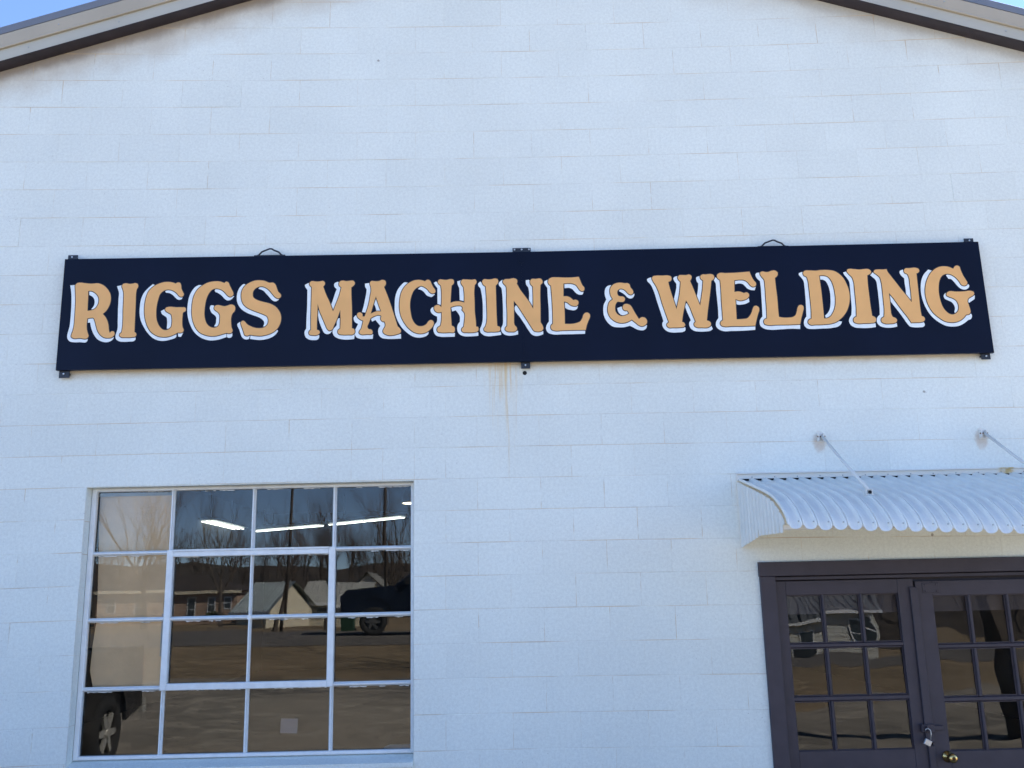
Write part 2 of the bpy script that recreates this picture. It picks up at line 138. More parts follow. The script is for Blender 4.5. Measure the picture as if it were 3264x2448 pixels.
class G:
    """small node-graph helper"""
    def __init__(s, m): s.n = m.node_tree.nodes; s.l = m.node_tree.links
    def val(s, x, sock):
        if isinstance(x, (int, float)): sock.default_value = x
        elif isinstance(x, tuple): sock.default_value = (*x, 1) if len(sock.default_value) == 4 and len(x) == 3 else x
        else: s.l.new(x, sock)
    def math(s, op, a, b=0.0, c=0.0, clamp=False):
        q = s.n.new('ShaderNodeMath'); q.operation = op; q.use_clamp = clamp
        s.val(a, q.inputs[0]); s.val(b, q.inputs[1]); s.val(c, q.inputs[2]); return q.outputs[0]
    def rng(s, x, a, b, c=0.0, d=1.0):
        q = s.n.new('ShaderNodeMapRange'); q.interpolation_type = 'SMOOTHSTEP'; s.val(x, q.inputs[0])
        for i, v in enumerate((a, b, c, d)): q.inputs[i+1].default_value = v
        return q.outputs[0]
    def mix(s, f, a, b, mode='MIX'):
        q = s.n.new('ShaderNodeMix'); q.data_type = 'RGBA'; q.blend_type = mode
        s.val(f, q.inputs[0]); s.val(a, q.inputs[6]); s.val(b, q.inputs[7]); return q.outputs[2]
    def noise(s, vec, sc, det=3, rough=0.5):
        q = s.n.new('ShaderNodeTexNoise'); q.inputs['Scale'].default_value = sc; q.inputs['Detail'].default_value = det
        q.inputs['Roughness'].default_value = rough
        if vec is not None: s.l.new(vec, q.inputs['Vector'])
        return q.outputs[0]
    def scale(s, vec, v):
        q = s.n.new('ShaderNodeVectorMath'); q.operation = 'MULTIPLY'; s.l.new(vec, q.inputs[0]); q.inputs[1].default_value = v
        return q.outputs[0]

RIDGE_X, RIDGE_Z, SLOPE = 0.745, 6.63, 0.307
def wall_paint(name, mortar=False):
    """white masonry paint: roller grain, pores, dust along the rake, rust run below the sign bracket"""
    m = bpy.data.materials.new(name); m.use_nodes = True; g = G(m); b = g.n['Principled BSDF']
    geo = g.n.new('ShaderNodeNewGeometry'); P = geo.outputs['Position']
    sep = g.n.new('ShaderNodeSeparateXYZ'); g.l.new(P, sep.inputs[0]); X, Y, Z = sep.outputs
    oi = g.n.new('ShaderNodeObjectInfo')
    base = (0.760, 0.795, 0.745)
    blotch = g.rng(g.noise(P, 1.1, 4), 0.3, 0.7, 0.955, 1.02)
    fine = g.rng(g.noise(P, 55, 4, 0.8), 0.28, 0.72, 0.90, 1.045)
    rnd = g.rng(oi.outputs['Random'], 0, 1, 0.985, 1.01)
    f = g.math('MULTIPLY', g.math('MULTIPLY', blotch, fine), rnd)
    col = g.mix(1.0, base, f, 'MULTIPLY')
    # pores left open by the roller, in patches
    pore = g.rng(g.noise(P, 85, 1, 0.5), 0.68, 0.76)
    patch = g.rng(g.noise(P, 3.2, 3), 0.45, 0.66)
    col = g.mix(g.math('MULTIPLY', pore, g.math('MULTIPLY', patch, 0.55)), col, (0.38, 0.37, 0.35))
    # sparse larger chips
    vo = g.n.new('ShaderNodeTexVoronoi'); vo.inputs['Scale'].default_value = 2.1; g.l.new(P, vo.inputs['Vector'])
    wob = g.math('MULTIPLY_ADD', g.noise(P, 60, 2), 0.045, -0.022)
    chip = g.rng(g.math('ADD', vo.outputs['Distance'], wob), 0.014, 0.026, 1, 0)
    col = g.mix(g.math('MULTIPLY', chip, 0.7), col, (0.20, 0.18, 0.15))
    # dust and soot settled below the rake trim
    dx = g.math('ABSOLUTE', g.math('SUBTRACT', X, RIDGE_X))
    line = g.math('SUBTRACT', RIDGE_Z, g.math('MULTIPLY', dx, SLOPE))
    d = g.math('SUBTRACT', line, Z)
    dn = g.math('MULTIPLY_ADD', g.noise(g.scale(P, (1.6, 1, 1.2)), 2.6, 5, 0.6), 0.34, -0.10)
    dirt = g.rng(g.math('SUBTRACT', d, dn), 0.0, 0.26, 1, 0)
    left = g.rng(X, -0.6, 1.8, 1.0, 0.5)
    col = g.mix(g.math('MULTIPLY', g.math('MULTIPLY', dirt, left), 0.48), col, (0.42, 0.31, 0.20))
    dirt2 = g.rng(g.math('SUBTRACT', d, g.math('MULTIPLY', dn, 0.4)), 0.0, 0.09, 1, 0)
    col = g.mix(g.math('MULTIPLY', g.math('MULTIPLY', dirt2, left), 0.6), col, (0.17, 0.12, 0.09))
    # rust run
    sv = g.scale(P, (46, 0.2, 1.3))
    thread = g.math('ADD', g.rng(g.noise(sv, 1.0, 3, 0.6), 0.48, 0.64), 0.14)
    cx = g.math('ABSOLUTE', g.math('SUBTRACT', X, 0.585)); width = g.rng(Z, 2.5, 3.34, 0.09, 0.15)
    env = g.rng(g.math('DIVIDE', cx, width), 0.3, 1.0, 1, 0)
    fade = g.rng(Z, 2.75, 3.33, 0.12, 1.0); below = g.rng(Z, 2.55, 2.7)
    under = g.rng(Z, 3.38, 3.42, 1, 0)
    rust = g.math('MULTIPLY', g.math('MULTIPLY', env, fade), g.math('MULTIPLY', thread, g.math('MULTIPLY', below, under)))
    cth = g.rng(g.math('ABSOLUTE', g.math('SUBTRACT', X, g.math('MULTIPLY_ADD', g.noise(P, 3.0, 1), 0.03, 0.595))), 0.002, 0.007, 1, 0)
    r2 = g.math('MULTIPLY', cth, g.math('MULTIPLY', g.rng(Z, 2.45, 3.05), g.math('MULTIPLY', g.rng(Z, 3.28, 3.34, 1, 0.0), 0.32)))
    col = g.mix(g.math('MAXIMUM', g.math('MULTIPLY', rust, 0.55), r2), col, (0.70, 0.46, 0.14))
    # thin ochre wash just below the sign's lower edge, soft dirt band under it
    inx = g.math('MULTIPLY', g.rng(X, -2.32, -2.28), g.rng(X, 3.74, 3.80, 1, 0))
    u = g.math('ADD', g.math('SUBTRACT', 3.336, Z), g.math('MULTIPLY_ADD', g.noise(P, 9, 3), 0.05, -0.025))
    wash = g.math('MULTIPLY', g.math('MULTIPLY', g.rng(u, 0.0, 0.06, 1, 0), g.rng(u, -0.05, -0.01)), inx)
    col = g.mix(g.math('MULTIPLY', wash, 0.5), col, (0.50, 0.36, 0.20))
    for bx in (2.612, 3.660):            # rust bleeding from the awning's wall brackets
        dd = g.math('ADD', g.math('POWER', g.math('MULTIPLY', g.math('SUBTRACT', X, bx), 22.0), 2.0), g.math('POWER', g.math('MULTIPLY', g.math('SUBTRACT', Z, 2.775), 14.0), 2.0))
        sp = g.rng(g.math('ADD', dd, g.math('MULTIPLY_ADD', g.noise(P, 40, 3), 1.2, -0.6)), 0.1, 1.3, 1, 0)
        col = g.mix(g.math('MULTIPLY', sp, 0.45), col, (0.45, 0.27, 0.14))
    if mortar:
        n1 = g.rng(g.noise(g.scale(P, (1.3, 1, 6)), 1.7, 3), 0.42, 0.62)
        n2 = g.rng(g.noise(g.scale(P, (1, 1, 5)), 4.3, 3), 0.45, 0.62)
        col = g.mix(g.math('MULTIPLY', n1, 0.7), col, (0.58, 0.42, 0.24))
        col = g.mix(g.math('MULTIPLY', n2, 0.22), col, (0.30, 0.27, 0.25))
    g.val(col, b.inputs['Base Color']); b.inputs['Roughness'].default_value = 0.72; b.inputs['Specular IOR Level'].default_value = 0.3
    h = g.math('ADD', g.math('MULTIPLY', g.noise(P, 95, 4, 0.65), 1.0), g.math('MULTIPLY', pore, -0.8))
    bp = g.n.new('ShaderNodeBump'); bp.inputs['Strength'].default_value = 0.55; bp.inputs['Distance'].default_value = 0.0022
    g.l.new(h, bp.inputs['Height']); g.l.new(bp.outputs[0], b.inputs['Normal'])
    return m

def glass(name, wave, wscale, refl_ior=1.66, tint=(0.90, 0.90, 0.88), dust=0.02):
    m = bpy.data.materials.new(name); m.use_nodes = True; g = G(m); n = g.n; n.remove(n['Principled BSDF'])
    out = n['Material Output']; geo = n.new('ShaderNodeNewGeometry'); oi = n.new('ShaderNodeObjectInfo')
    addv = n.new('ShaderNodeVectorMath'); addv.operation = 'ADD'; g.l.new(geo.outputs['Position'], addv.inputs[0])
    mv = n.new('ShaderNodeCombineXYZ'); g.l.new(g.math('MULTIPLY', oi.outputs['Random'], 50.0), mv.inputs[0]); g.l.new(mv.outputs[0], addv.inputs[1])
    hgt = g.noise(addv.outputs[0], wscale, 1, 0.4)
    bp = n.new('ShaderNodeBump'); bp.inputs['Strength'].default_value = 1; bp.inputs['Distance'].default_value = wave
    g.l.new(hgt, bp.inputs['Height'])
    gl = n.new('ShaderNodeBsdfGlossy'); gl.inputs['Roughness'].default_value = 0.004; g.l.new(bp.outputs[0], gl.inputs['Normal'])
    tr = n.new('ShaderNodeBsdfTransparent'); tr.inputs[0].default_value = (*tint, 1)
    fr = n.new('ShaderNodeFresnel'); fr.inputs['IOR'].default_value = refl_ior
    mx = n.new('ShaderNodeMixShader'); g.l.new(fr.outputs[0], mx.inputs[0]); g.l.new(tr.outputs[0], mx.inputs[1]); g.l.new(gl.outputs[0], mx.inputs[2])
    df = n.new('ShaderNodeBsdfDiffuse'); df.inputs[0].default_value = (0.6, 0.58, 0.52, 1)
    sm = g.rng(g.noise(g.scale(geo.outputs['Position'], (3, 1, 1)), 3.5, 4, 0.6), 0.5, 0.8, dust*0.4, dust*2.5)
    mx2 = n.new('ShaderNodeMixShader'); g.l.new(sm, mx2.inputs[0]); g.l.new(mx.outputs[0], mx2.inputs[1]); g.l.new(df.outputs[0], mx2.inputs[2])
    g.l.new(mx2.outputs[0], out.inputs[0]); return m

def emit(name, col, s):
    m = bpy.data.materials.new(name); m.use_nodes = True; b = m.node_tree.nodes['Principled BSDF']
    b.inputs['Base Color'].default_value = (0.8, 0.8, 0.8, 1)
    b.inputs['Emission Color'].default_value = (*col, 1); b.inputs['Emission Strength'].default_value = s; return m

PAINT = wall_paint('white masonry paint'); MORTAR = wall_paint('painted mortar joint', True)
WHITE_METAL = mat('white window paint', (0.72, 0.74, 0.74), 0.45, noise=0.06, nscale=20, bump=0.3, bscale=120)
SIGN_NAVY = mat('navy black sign enamel', (0.0024, 0.0052, 0.0185), 0.38, noise=0.15, nscale=2.2, bump=0.12, bscale=300, spec=0.13)
SIGN_LINE = mat('dark outline enamel', (0.012, 0.010, 0.018), 0.5)
SIGN_TAN = mat('tan sign enamel', (0.80, 0.43, 0.158), 0.5, noise=0.05, nscale=7, bump=0.1, bscale=200, spec=0.3)
SIGN_WHITE = mat('white sign enamel', (0.80, 0.84, 0.84), 0.5, noise=0.06, nscale=26, spec=0.3)
BLACK_STEEL = mat('black painted steel', (0.012, 0.014, 0.022), 0.4, noise=0.2, nscale=40)
RUSTY = mat('rusty steel edge', (0.13, 0.055, 0.022), 0.8, noise=0.5, nscale=30)
BOLT = mat('zinc bolt', (0.55, 0.58, 0.6), 0.4, 0.6)
TRIM = mat('taupe metal trim', (0.41, 0.355, 0.27), 0.45, noise=0.05, nscale=3, bump=0.05, bscale=20)
TRIM_LOW = mat('light taupe metal trim', (0.43, 0.415, 0.355), 0.45, noise=0.05, nscale=3)
SOFFIT = mat('dark brown soffit paint', (0.030, 0.022, 0.028), 0.6, noise=0.2, nscale=12, bump=0.3, bscale=50)
MAUVE = mat('dark mauve door paint', (0.045, 0.036, 0.046), 0.5, noise=0.12, nscale=9, bump=0.35, bscale=70, spec=0.35)
ALU = mat('weathered white aluminium', (0.76, 0.765, 0.72), 0.45, 0.0, noise=0.05, nscale=9)
ALU_SIDE = mat('cream aluminium siding', (0.70, 0.69, 0.64), 0.5, 0.0, noise=0.05, nscale=15)
DARK = mat('dark void', (0.01, 0.01, 0.01), 0.9)
BRASS = mat('brass', (0.62, 0.42, 0.16), 0.22, 1.0)
STEEL = mat('padlock steel', (0.42, 0.42, 0.42), 0.35, 0.8, noise=0.1, nscale=200)
GLASS = glass('window glass', 0.00035, 2.0, dust=0.004)
DOOR_GLASS = glass('old door glass', 0.0017, 3.0, refl_ior=1.6, dust=0.006)
CLEAR = bpy.data.materials.new('clear glass edge'); CLEAR.use_nodes = True
_n = CLEAR.node_tree.nodes; _n.remove(_n['Principled BSDF']); _t = _n.new('ShaderNodeBsdfTransparent'); CLEAR.node_tree.links.new(_t.outputs[0], _n['Material Output'].inputs[0])
KRAFT = mat('brown kraft paper', (0.82, 0.65, 0.44), 0.85, noise=0.1, nscale=5, bump=0.5, bscale=9, bdist=0.01)
PAPER = mat('white paper', (0.7, 0.7, 0.7), 0.8)
TAPE = mat('grey blue masking tape', (0.36, 0.44, 0.50), 0.7)
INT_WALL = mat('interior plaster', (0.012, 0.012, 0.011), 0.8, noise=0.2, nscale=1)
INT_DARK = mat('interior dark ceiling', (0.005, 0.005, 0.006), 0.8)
TUBE = emit('lit fluorescent tube', (0.93, 1.0, 0.90), 1.3)
LAMP_GLOW = emit('lit lamp lens', (1.0, 0.86, 0.55), 1.5)
GREY_METAL = mat('grey enamel', (0.35, 0.37, 0.37), 0.4)

# ---------------------------------------------------------------- mesh helpers
class MB:
    def __init__(s): s.v = []; s.f = []; s.m = []
    def add(s, vs, fs, mi=0):
        o = len(s.v); s.v += [tuple(v) for v in vs]; s.f += [tuple(i+o for i in f) for f in fs]; s.m += [mi]*len(fs)
    def box(s, x0, x1, y0, y1, z0, z1, mi=0):
        s.add([(x0,y0,z0),(x1,y0,z0),(x1,y1,z0),(x0,y1,z0),(x0,y0,z1),(x1,y0,z1),(x1,y1,z1),(x0,y1,z1)],
              [(0,3,2,1),(4,5,6,7),(0,1,5,4),(1,2,6,5),(2,3,7,6),(3,0,4,7)], mi)
    def bbox(s, x0, x1, y0, y1, z0, z1, c=0.004, mi=0):
        """box with its front (-y) edges chamfered"""
        s.slab([(x0,z0),(x1,z0),(x1,z1),(x0,z1)], y0, y1, c, mi)
    def slab(s, poly, y0, y1, c=0.0, mi=0):
        """convex (x,z) polygon, counter-clockwise seen from -y, from front y0 to back y1"""
        n = len(poly)
        if c:
            cx = sum(p[0] for p in poly)/n; cz = sum(p[1] for p in poly)/n
            ins = inset(poly, c)
            v = [(x, y0, z) for x, z in ins] + [(x, y0+c, z) for x, z in poly] + [(x, y1, z) for x, z in poly]
            f = [tuple(range(n))] + [(n+i, n+(i+1) % n, (i+1) % n, i) for i in range(n)] + [(2*n+i, 2*n+(i+1) % n, n+(i+1) % n, n+i) for i in range(n)]
            f.append(tuple(reversed(range(2*n, 3*n))))
        else:
            v = [(x, y0, z) for x, z in poly] + [(x, y1, z) for x, z in poly]
            f = [tuple(range(n))] + [(n+i, n+(i+1) % n, (i+1) % n, i) for i in range(n)] + [tuple(reversed(range(n, 2*n)))]
        s.add(v, f, mi)
    def prism(s, poly, axis, a, b, mi=0):
        """polygon in the plane normal to axis, extruded from a to b"""
        n = len(poly)
        def P(p, t): return {'x': (t, p[0], p[1]), 'y': (p[0], t, p[1]), 'z': (p[0], p[1], t)}[axis]
        s.add([P(p, a) for p in poly] + [P(p, b) for p in poly],
              [tuple(range(n)), tuple(reversed(range(n, 2*n)))] + [(n+i, n+(i+1) % n, (i+1) % n, i) for i in range(n)], mi)
    def tube(s, pts, r, seg=8, mi=0, cap=True):
        pts = [Vector(p) for p in pts]; rings = []
        rr = r if isinstance(r, (list, tuple)) else [r]*len(pts)
        for i, p in enumerate(pts):
            t = (pts[min(i+1, len(pts)-1)] - pts[max(i-1, 0)]).normalized()
            a = t.cross(Vector((0, 0, 1)) if abs(t.z) < 0.9 else Vector((1, 0, 0))).normalized(); b = t.cross(a)
            rings.append([p + (a*math.cos(2*math.pi*k/seg) + b*math.sin(2*math.pi*k/seg))*rr[i] for k in range(seg)])
        v = [q for ring in rings for q in ring]; f = []
        for i in range(len(pts)-1):
            for k in range(seg):
                f.append((i*seg+k, i*seg+(k+1) % seg, (i+1)*seg+(k+1) % seg, (i+1)*seg+k))
        if cap: f.append(tuple(reversed(range(seg)))); f.append(tuple(range((len(pts)-1)*seg, len(pts)*seg)))
        s.add(v, f, mi)
    def lathe(s, prof, centre, axis='y', seg=24, mi=0):
        """prof = [(distance along axis, radius)]"""
        c = Vector(centre); v = []; f = []
        for t, r in prof:
            for k in range(seg):
                a = 2*math.pi*k/seg; p, q = r*math.cos(a), r*math.sin(a)
                v.append(tuple(c + Vector({'y': (p, t, q), 'x': (t, p, q), 'z': (p, q, t)}[axis])))
        for i in range(len(prof)-1):
            for k in range(seg): f.append((i*seg+k, i*seg+(k+1) % seg, (i+1)*seg+(k+1) % seg, (i+1)*seg+k))
        s.add(v, f, mi)
    def mesh(s, name, mats, smooth=False):
        me = bpy.data.meshes.new(name); me.from_pydata(s.v, [], s.f)
        for m in (mats if isinstance(mats, (list, tuple)) else [mats]): me.materials.append(m)
        for p, i in zip(me.polygons, s.m): p.material_index = i
        if smooth:
            for p in me.polygons: p.use_smooth = True
        me.update(); return me
    def build(s, name, mats, parent=None, smooth=False):
        return link(name, s.mesh(name, mats, smooth), parent)
def inset(poly, c):
    n = len(poly); out = []
    for i in range(n):
        p0, p1, p2 = Vector(poly[i-1]), Vector(poly[i]), Vector(poly[(i+1) % n])
        a = (p1-p0).normalized(); b = (p2-p1).normalized(); na = Vector((-a.y, a.x)); nb = Vector((-b.y, b.x))
        m = (na+nb); k = m.dot(na)
        out.append(tuple(p1 + m*(c/max(k, 0.4))))
    return out
def link(name, data, parent=None):
    o = bpy.data.objects.new(name, data); C.objects.link(o)
    if parent: o.parent = parent
    return o
def tag(o, label=None, cat=None, group=None, kind=None):
    if label: o['label'] = label
    if cat: o['category'] = cat
    if group: o['group'] = group
    if kind: o['kind'] = kind
    return o
def empty(name, loc=(0, 0, 0), **k):
    o = bpy.data.objects.new(name, None); C.objects.link(o); o.location = loc; o.empty_display_size = 0.2
    return tag(o, **k)
def rake(x): return RIDGE_Z - SLOPE*abs(x - RIDGE_X)
# ---------------------------------------------------------------- ground
def ground_mat(name, cols, sc, bump=0.4):
    m = bpy.data.materials.new(name); m.use_nodes = True; g = G(m); b = g.n['Principled BSDF']
    geo = g.n.new('ShaderNodeNewGeometry'); P = geo.outputs['Position']
    c = g.mix(g.rng(g.noise(P, sc, 6, 0.6), 0.35, 0.65), cols[0], cols[1])
    c = g.mix(g.rng(g.noise(P, sc*9, 4, 0.6), 0.45, 0.7), c, cols[2])
    g.val(c, b.inputs['Base Color']); b.inputs['Roughness'].default_value = 0.95; b.inputs['Specular IOR Level'].default_value = 0.1
    bp = g.n.new('ShaderNodeBump'); bp.inputs['Strength'].default_value = bump; bp.inputs['Distance'].default_value = 0.03
    g.l.new(g.noise(P, sc*20, 4), bp.inputs['Height']); g.l.new(bp.outputs[0], b.inputs['Normal']); return m
DRY_GRASS = ground_mat('dry winter grass', ((0.27, 0.20, 0.125), (0.19, 0.145, 0.09), (0.32, 0.25, 0.165)), 0.35)
ASPHALT = ground_mat('worn asphalt', ((0.165, 0.15, 0.135), (0.125, 0.115, 0.105), (0.19, 0.175, 0.155)), 0.5, 0.2)
GRAVEL = ground_mat('gravel lot', ((0.32, 0.28, 0.225), (0.18, 0.165, 0.14), (0.37, 0.33, 0.27)), 0.28)
def gz(y):
    """the lot climbs gently to the road, then falls away to the houses"""
    P_ = [(900, 0), (-6, 0), (-22.5, .86), (-28, .87), (-48, 0), (-900, 0)]
    for (a, za), (c, zc) in zip(P_[:-1], P_[1:]):
        if a >= y >= c: return za + (zc-za)*(y-a)/(c-a)
    return 0
m = MB(); ys = [900, 0, -6, -10, -14, -18, -22.5, -28, -34, -41, -48, -900]; v = []
for y in ys: v += [(-900, y, gz(y)), (900, y, gz(y))]
m.add(v, [(2*k+2, 2*k+3, 2*k+1, 2*k) for k in range(len(ys)-1)])
tag(m.build('ground', DRY_GRASS), kind='structure')
def strip(name, y0, y1, x0, x1, z, ma, wob, seed, rows=7):
    """sheet following the ground, with ragged edges"""
    random.seed(seed); n = 80; v = []; f = []
    brk = sorted({y0, y1} | {y for y in ys if y0 < y < y1})
    for i in range(n+1):
        x = x0 + (x1-x0)*i/n; wa, wb = random.uniform(-wob, wob), random.uniform(-wob, wob)
        for k, y in enumerate(brk):
            yy = y + (wa if k == 0 else wb if k == len(brk)-1 and y1 < -1 else 0); v.append((x, yy, gz(yy)+z))
    r = len(brk)
    for i in range(n):
        for k in range(r-1): f.append((i*r+k, (i+1)*r+k, (i+1)*r+k+1, i*r+k+1))
    q = MB(); q.add(v, f); return tag(q.build(name, ma), kind='structure')
strip('gravel_lot', -13.2, -0.02, -30, 30, 0.006, GRAVEL, 0.35, 1)
strip('road', -27.5, -19.8, -300, 300, 0.010, ASPHALT, 0.12, 2)
strip('driveway', -19.7, -13.3, -19, -12.5, 0.014, ASPHALT, 0.15, 3)

# ---------------------------------------------------------------- workshop building
building = empty('workshop_building', (0.745, 0, 0), label='white painted concrete block workshop gable with a wide multi-pane window and double doors', cat='building')
OX = building.location.x
def part(name, mb, mats, parent=None, smooth=False, kind=None):
    """mesh is given in world coordinates; parent chain sits at the building's base"""
    me = mb.mesh(name, mats, smooth); o = link(name, me, parent or building)
    if (parent or building) is building: o.location.x = -OX
    if kind: o['kind'] = kind
    return o
BX0, BX1, BY1 = -6.3, 7.79, 21.0
WIN = (-2.075, 0.003, 0.903, 2.583)      # window opening x0,x1,z0,z1
DOOR = (2.22, 4.03, -0.2, 1.965)         # door opening
# wall core behind the blocks: the painted joints
YB = 0.0010
core = MB()
def core_box(x0, x1, z0, z1, y0=YB, y1=0.19): core.box(x0, x1, y0, y1, z0, z1)
EAVE = rake(BX0) - 0.02
core_box(BX0, WIN[0], -0.2, 3.0); core_box(WIN[0], WIN[1], -0.2, WIN[2]-0.03); core_box(WIN[0], WIN[1], WIN[3]+0.004, 3.0)
core_box(WIN[1], DOOR[0], -0.2, 3.0); core_box(DOOR[0], DOOR[1], DOOR[3], 3.0); core_box(DOOR[1], BX1, -0.2, 3.0)
core.slab([(BX0, 3.0), (BX1, 3.0), (BX1, rake(BX1)), (RIDGE_X, RIDGE_Z), (BX0, rake(BX0))], YB, 0.19)
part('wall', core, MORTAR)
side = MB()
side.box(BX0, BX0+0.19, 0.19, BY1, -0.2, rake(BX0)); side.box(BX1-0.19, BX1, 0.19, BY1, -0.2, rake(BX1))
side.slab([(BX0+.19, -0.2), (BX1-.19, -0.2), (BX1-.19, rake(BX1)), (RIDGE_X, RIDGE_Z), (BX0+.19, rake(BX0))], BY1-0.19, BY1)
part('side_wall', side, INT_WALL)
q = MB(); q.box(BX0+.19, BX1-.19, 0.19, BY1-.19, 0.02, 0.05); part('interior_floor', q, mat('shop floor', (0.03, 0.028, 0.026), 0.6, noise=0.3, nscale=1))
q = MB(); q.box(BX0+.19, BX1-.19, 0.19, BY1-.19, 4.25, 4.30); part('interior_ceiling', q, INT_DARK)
for sgn in (-1, 1):                      # roof sheets
    xe = BX0-0.3 if sgn < 0 else BX1+0.3
    q = MB(); z0, z1 = rake(xe)+0.10, RIDGE_Z+0.10
    q.add([(xe,-0.05,z0),(RIDGE_X,-0.05,z1),(RIDGE_X,BY1+.2,z1),(xe,BY1+.2,z0),(xe,-0.05,z0+.1),(RIDGE_X,-0.05,z1+.1),(RIDGE_X,BY1+.2,z1+.1),(xe,BY1+.2,z0+.1)],
          [(0,1,2,3),(4,7,6,5),(0,4,5,1),(1,5,6,2),(2,6,7,3),(3,7,4,0)])
    part('roof', q, TRIM)
# rake: dark soffit board and the folded metal trim above it, each a swept profile
def sweep(prof, name, ma, sgn):
    xe = BX0-0.35 if sgn < 0 else BX1+0.35
    q = MB(); n = len(prof); v = []
    for x in (xe, RIDGE_X): v += [(x, y, rake(x) + dz) for y, dz in prof]
    f = [(i, (i+1) % n, n+(i+1) % n, n+i) for i in range(n)] + [tuple(range(n)), tuple(reversed(range(n, 2*n)))]
    q.add(v, f); return part(name, q, ma)
for sgn in (-1, 1):
    sweep([(-0.002, 0.0), (-0.108, -0.004), (-0.108, 0.03), (-0.002, 0.03)], 'soffit_board', SOFFIT, sgn)
    sweep([(-0.1085, 0.004), (-0.1125, 0.000), (-0.1125, 0.084), (-0.1085, 0.09)], 'lower_trim', TRIM_LOW, sgn)
    sweep([(-0.100, 0.0865), (-0.1280, 0.0865), (-0.1300, 0.094), (-0.1270, 0.100), (-0.1235, 0.104), (-0.1235, 0.196), (-0.1180, 0.202), (-0.100, 0.202)], 'rake_trim', TRIM, sgn)
    sweep([(-0.1175, 0.204), (-0.1215, 0.204), (-0.110, 0.268), (-0.085, 0.290), (-0.01, 0.293), (-0.01, 0.204)], 'roof_cap', mat('grey metal roof cap', (0.22, 0.22, 0.23), 0.4, 0.3, noise=0.08, nscale=2), sgn)

_sc = MB(); _sc.lathe([(-.004, 0), (-.0035, .005), (0, .0065)], (0, 0, 0), 'y', 8); _scm = _sc.mesh('screw', GREY_METAL)
for sgn in (-1, 1):
    for k in range(11):
        x = RIDGE_X + sgn*(.35 + .61*k)
        for yy, dz in ((-.1126, .045), (-.1236, .150)):
            o = link('screw', _scm, building); o.location = (x-OX+(.2 if dz > .1 else 0), yy, rake(x+(.2 if dz > .1 else 0))+dz)
    for k in range(2):                   # lapped joints in the metal trim
        x = RIDGE_X + sgn*(1.45 + 3.05*k); q = MB()
        q.add([(x, -.1262, rake(x)+.106), (x+.045, -.1262, rake(x+.045)+.106), (x+.045, -.1262, rake(x+.045)+.195), (x, -.1262, rake(x)+.195), (x, -.1236, rake(x)+.106), (x+.045, -.1236, rake(x+.045)+.106), (x+.045, -.1236, rake(x+.045)+.195), (x, -.1236, rake(x)+.195)], [(0,1,2,3),(0,3,7,4),(1,5,6,2),(0,4,5,1),(3,2,6,7)])
        part('trim_lap', q, TRIM)
# ---------------------------------------------------------------- concrete blocks
def warp(x, z):
    a = (min(max(x, -3.7), 5.1)-.7)/4; b = (min(max(z, 0.2), 7.2)-3.3)/3
    B = (1, a, b, a*a, a*b, b*b, a**3, a*a*b, a*b*b, b**3)
    return x + sum(p*q for p, q in zip(WX, B)), z + sum(p*q for p, q in zip(WZ, B))
def clip(poly, nx, nz, d):
    """keep nx*x+nz*z <= d"""
    out = []
    for i in range(len(poly)):
        p, q = poly[i], poly[(i+1) % len(poly)]; a = nx*p[0]+nz*p[1]-d; b = nx*q[0]+nz*q[1]-d
        if a <= 0: out.append(p)
        if (a < 0 < b) or (b < 0 < a):
            t = a/(a-b); out.append((p[0]+(q[0]-p[0])*t, p[1]+(q[1]-p[1])*t))
    return out
def area(poly): return 0.5*sum(poly[i][0]*poly[(i+1) % len(poly)][1]-poly[(i+1) % len(poly)][0]*poly[i][1] for i in range(len(poly))) if len(poly) > 2 else 0
def project(x, y, z):
    d = Vector((x, y, z)) - Vector(CAM_LOC); a, b, c = d.dot(rx), d.dot(fw), d.dot(up)
    return (0.5 + a/b*CAM_F/3264, 0.5 - c/b*CAM_F/2448) if b > 0.1 else (9, 9)
def minus_rect(poly, r):
    x0, x1, z0, z1 = r
    L = clip(poly, 1, 0, x0); R = clip(poly, -1, 0, -x1); Mi = clip(clip(poly, 1, 0, x1), -1, 0, -x0)
    T = clip(Mi, 0, -1, -z1); Bo = clip(Mi, 0, 1, z0)
    inside = clip(clip(Mi, 0, 1, z1), 0, -1, -z0)
    if area(inside) < 1e-4: return [poly]
    return [p for p in (L, R, T, Bo) if area(p) > 8e-4]
H = 0.2032; GB, GH = 0.0032, 0.0008      # bed and head joint
random.seed(11); cells = []
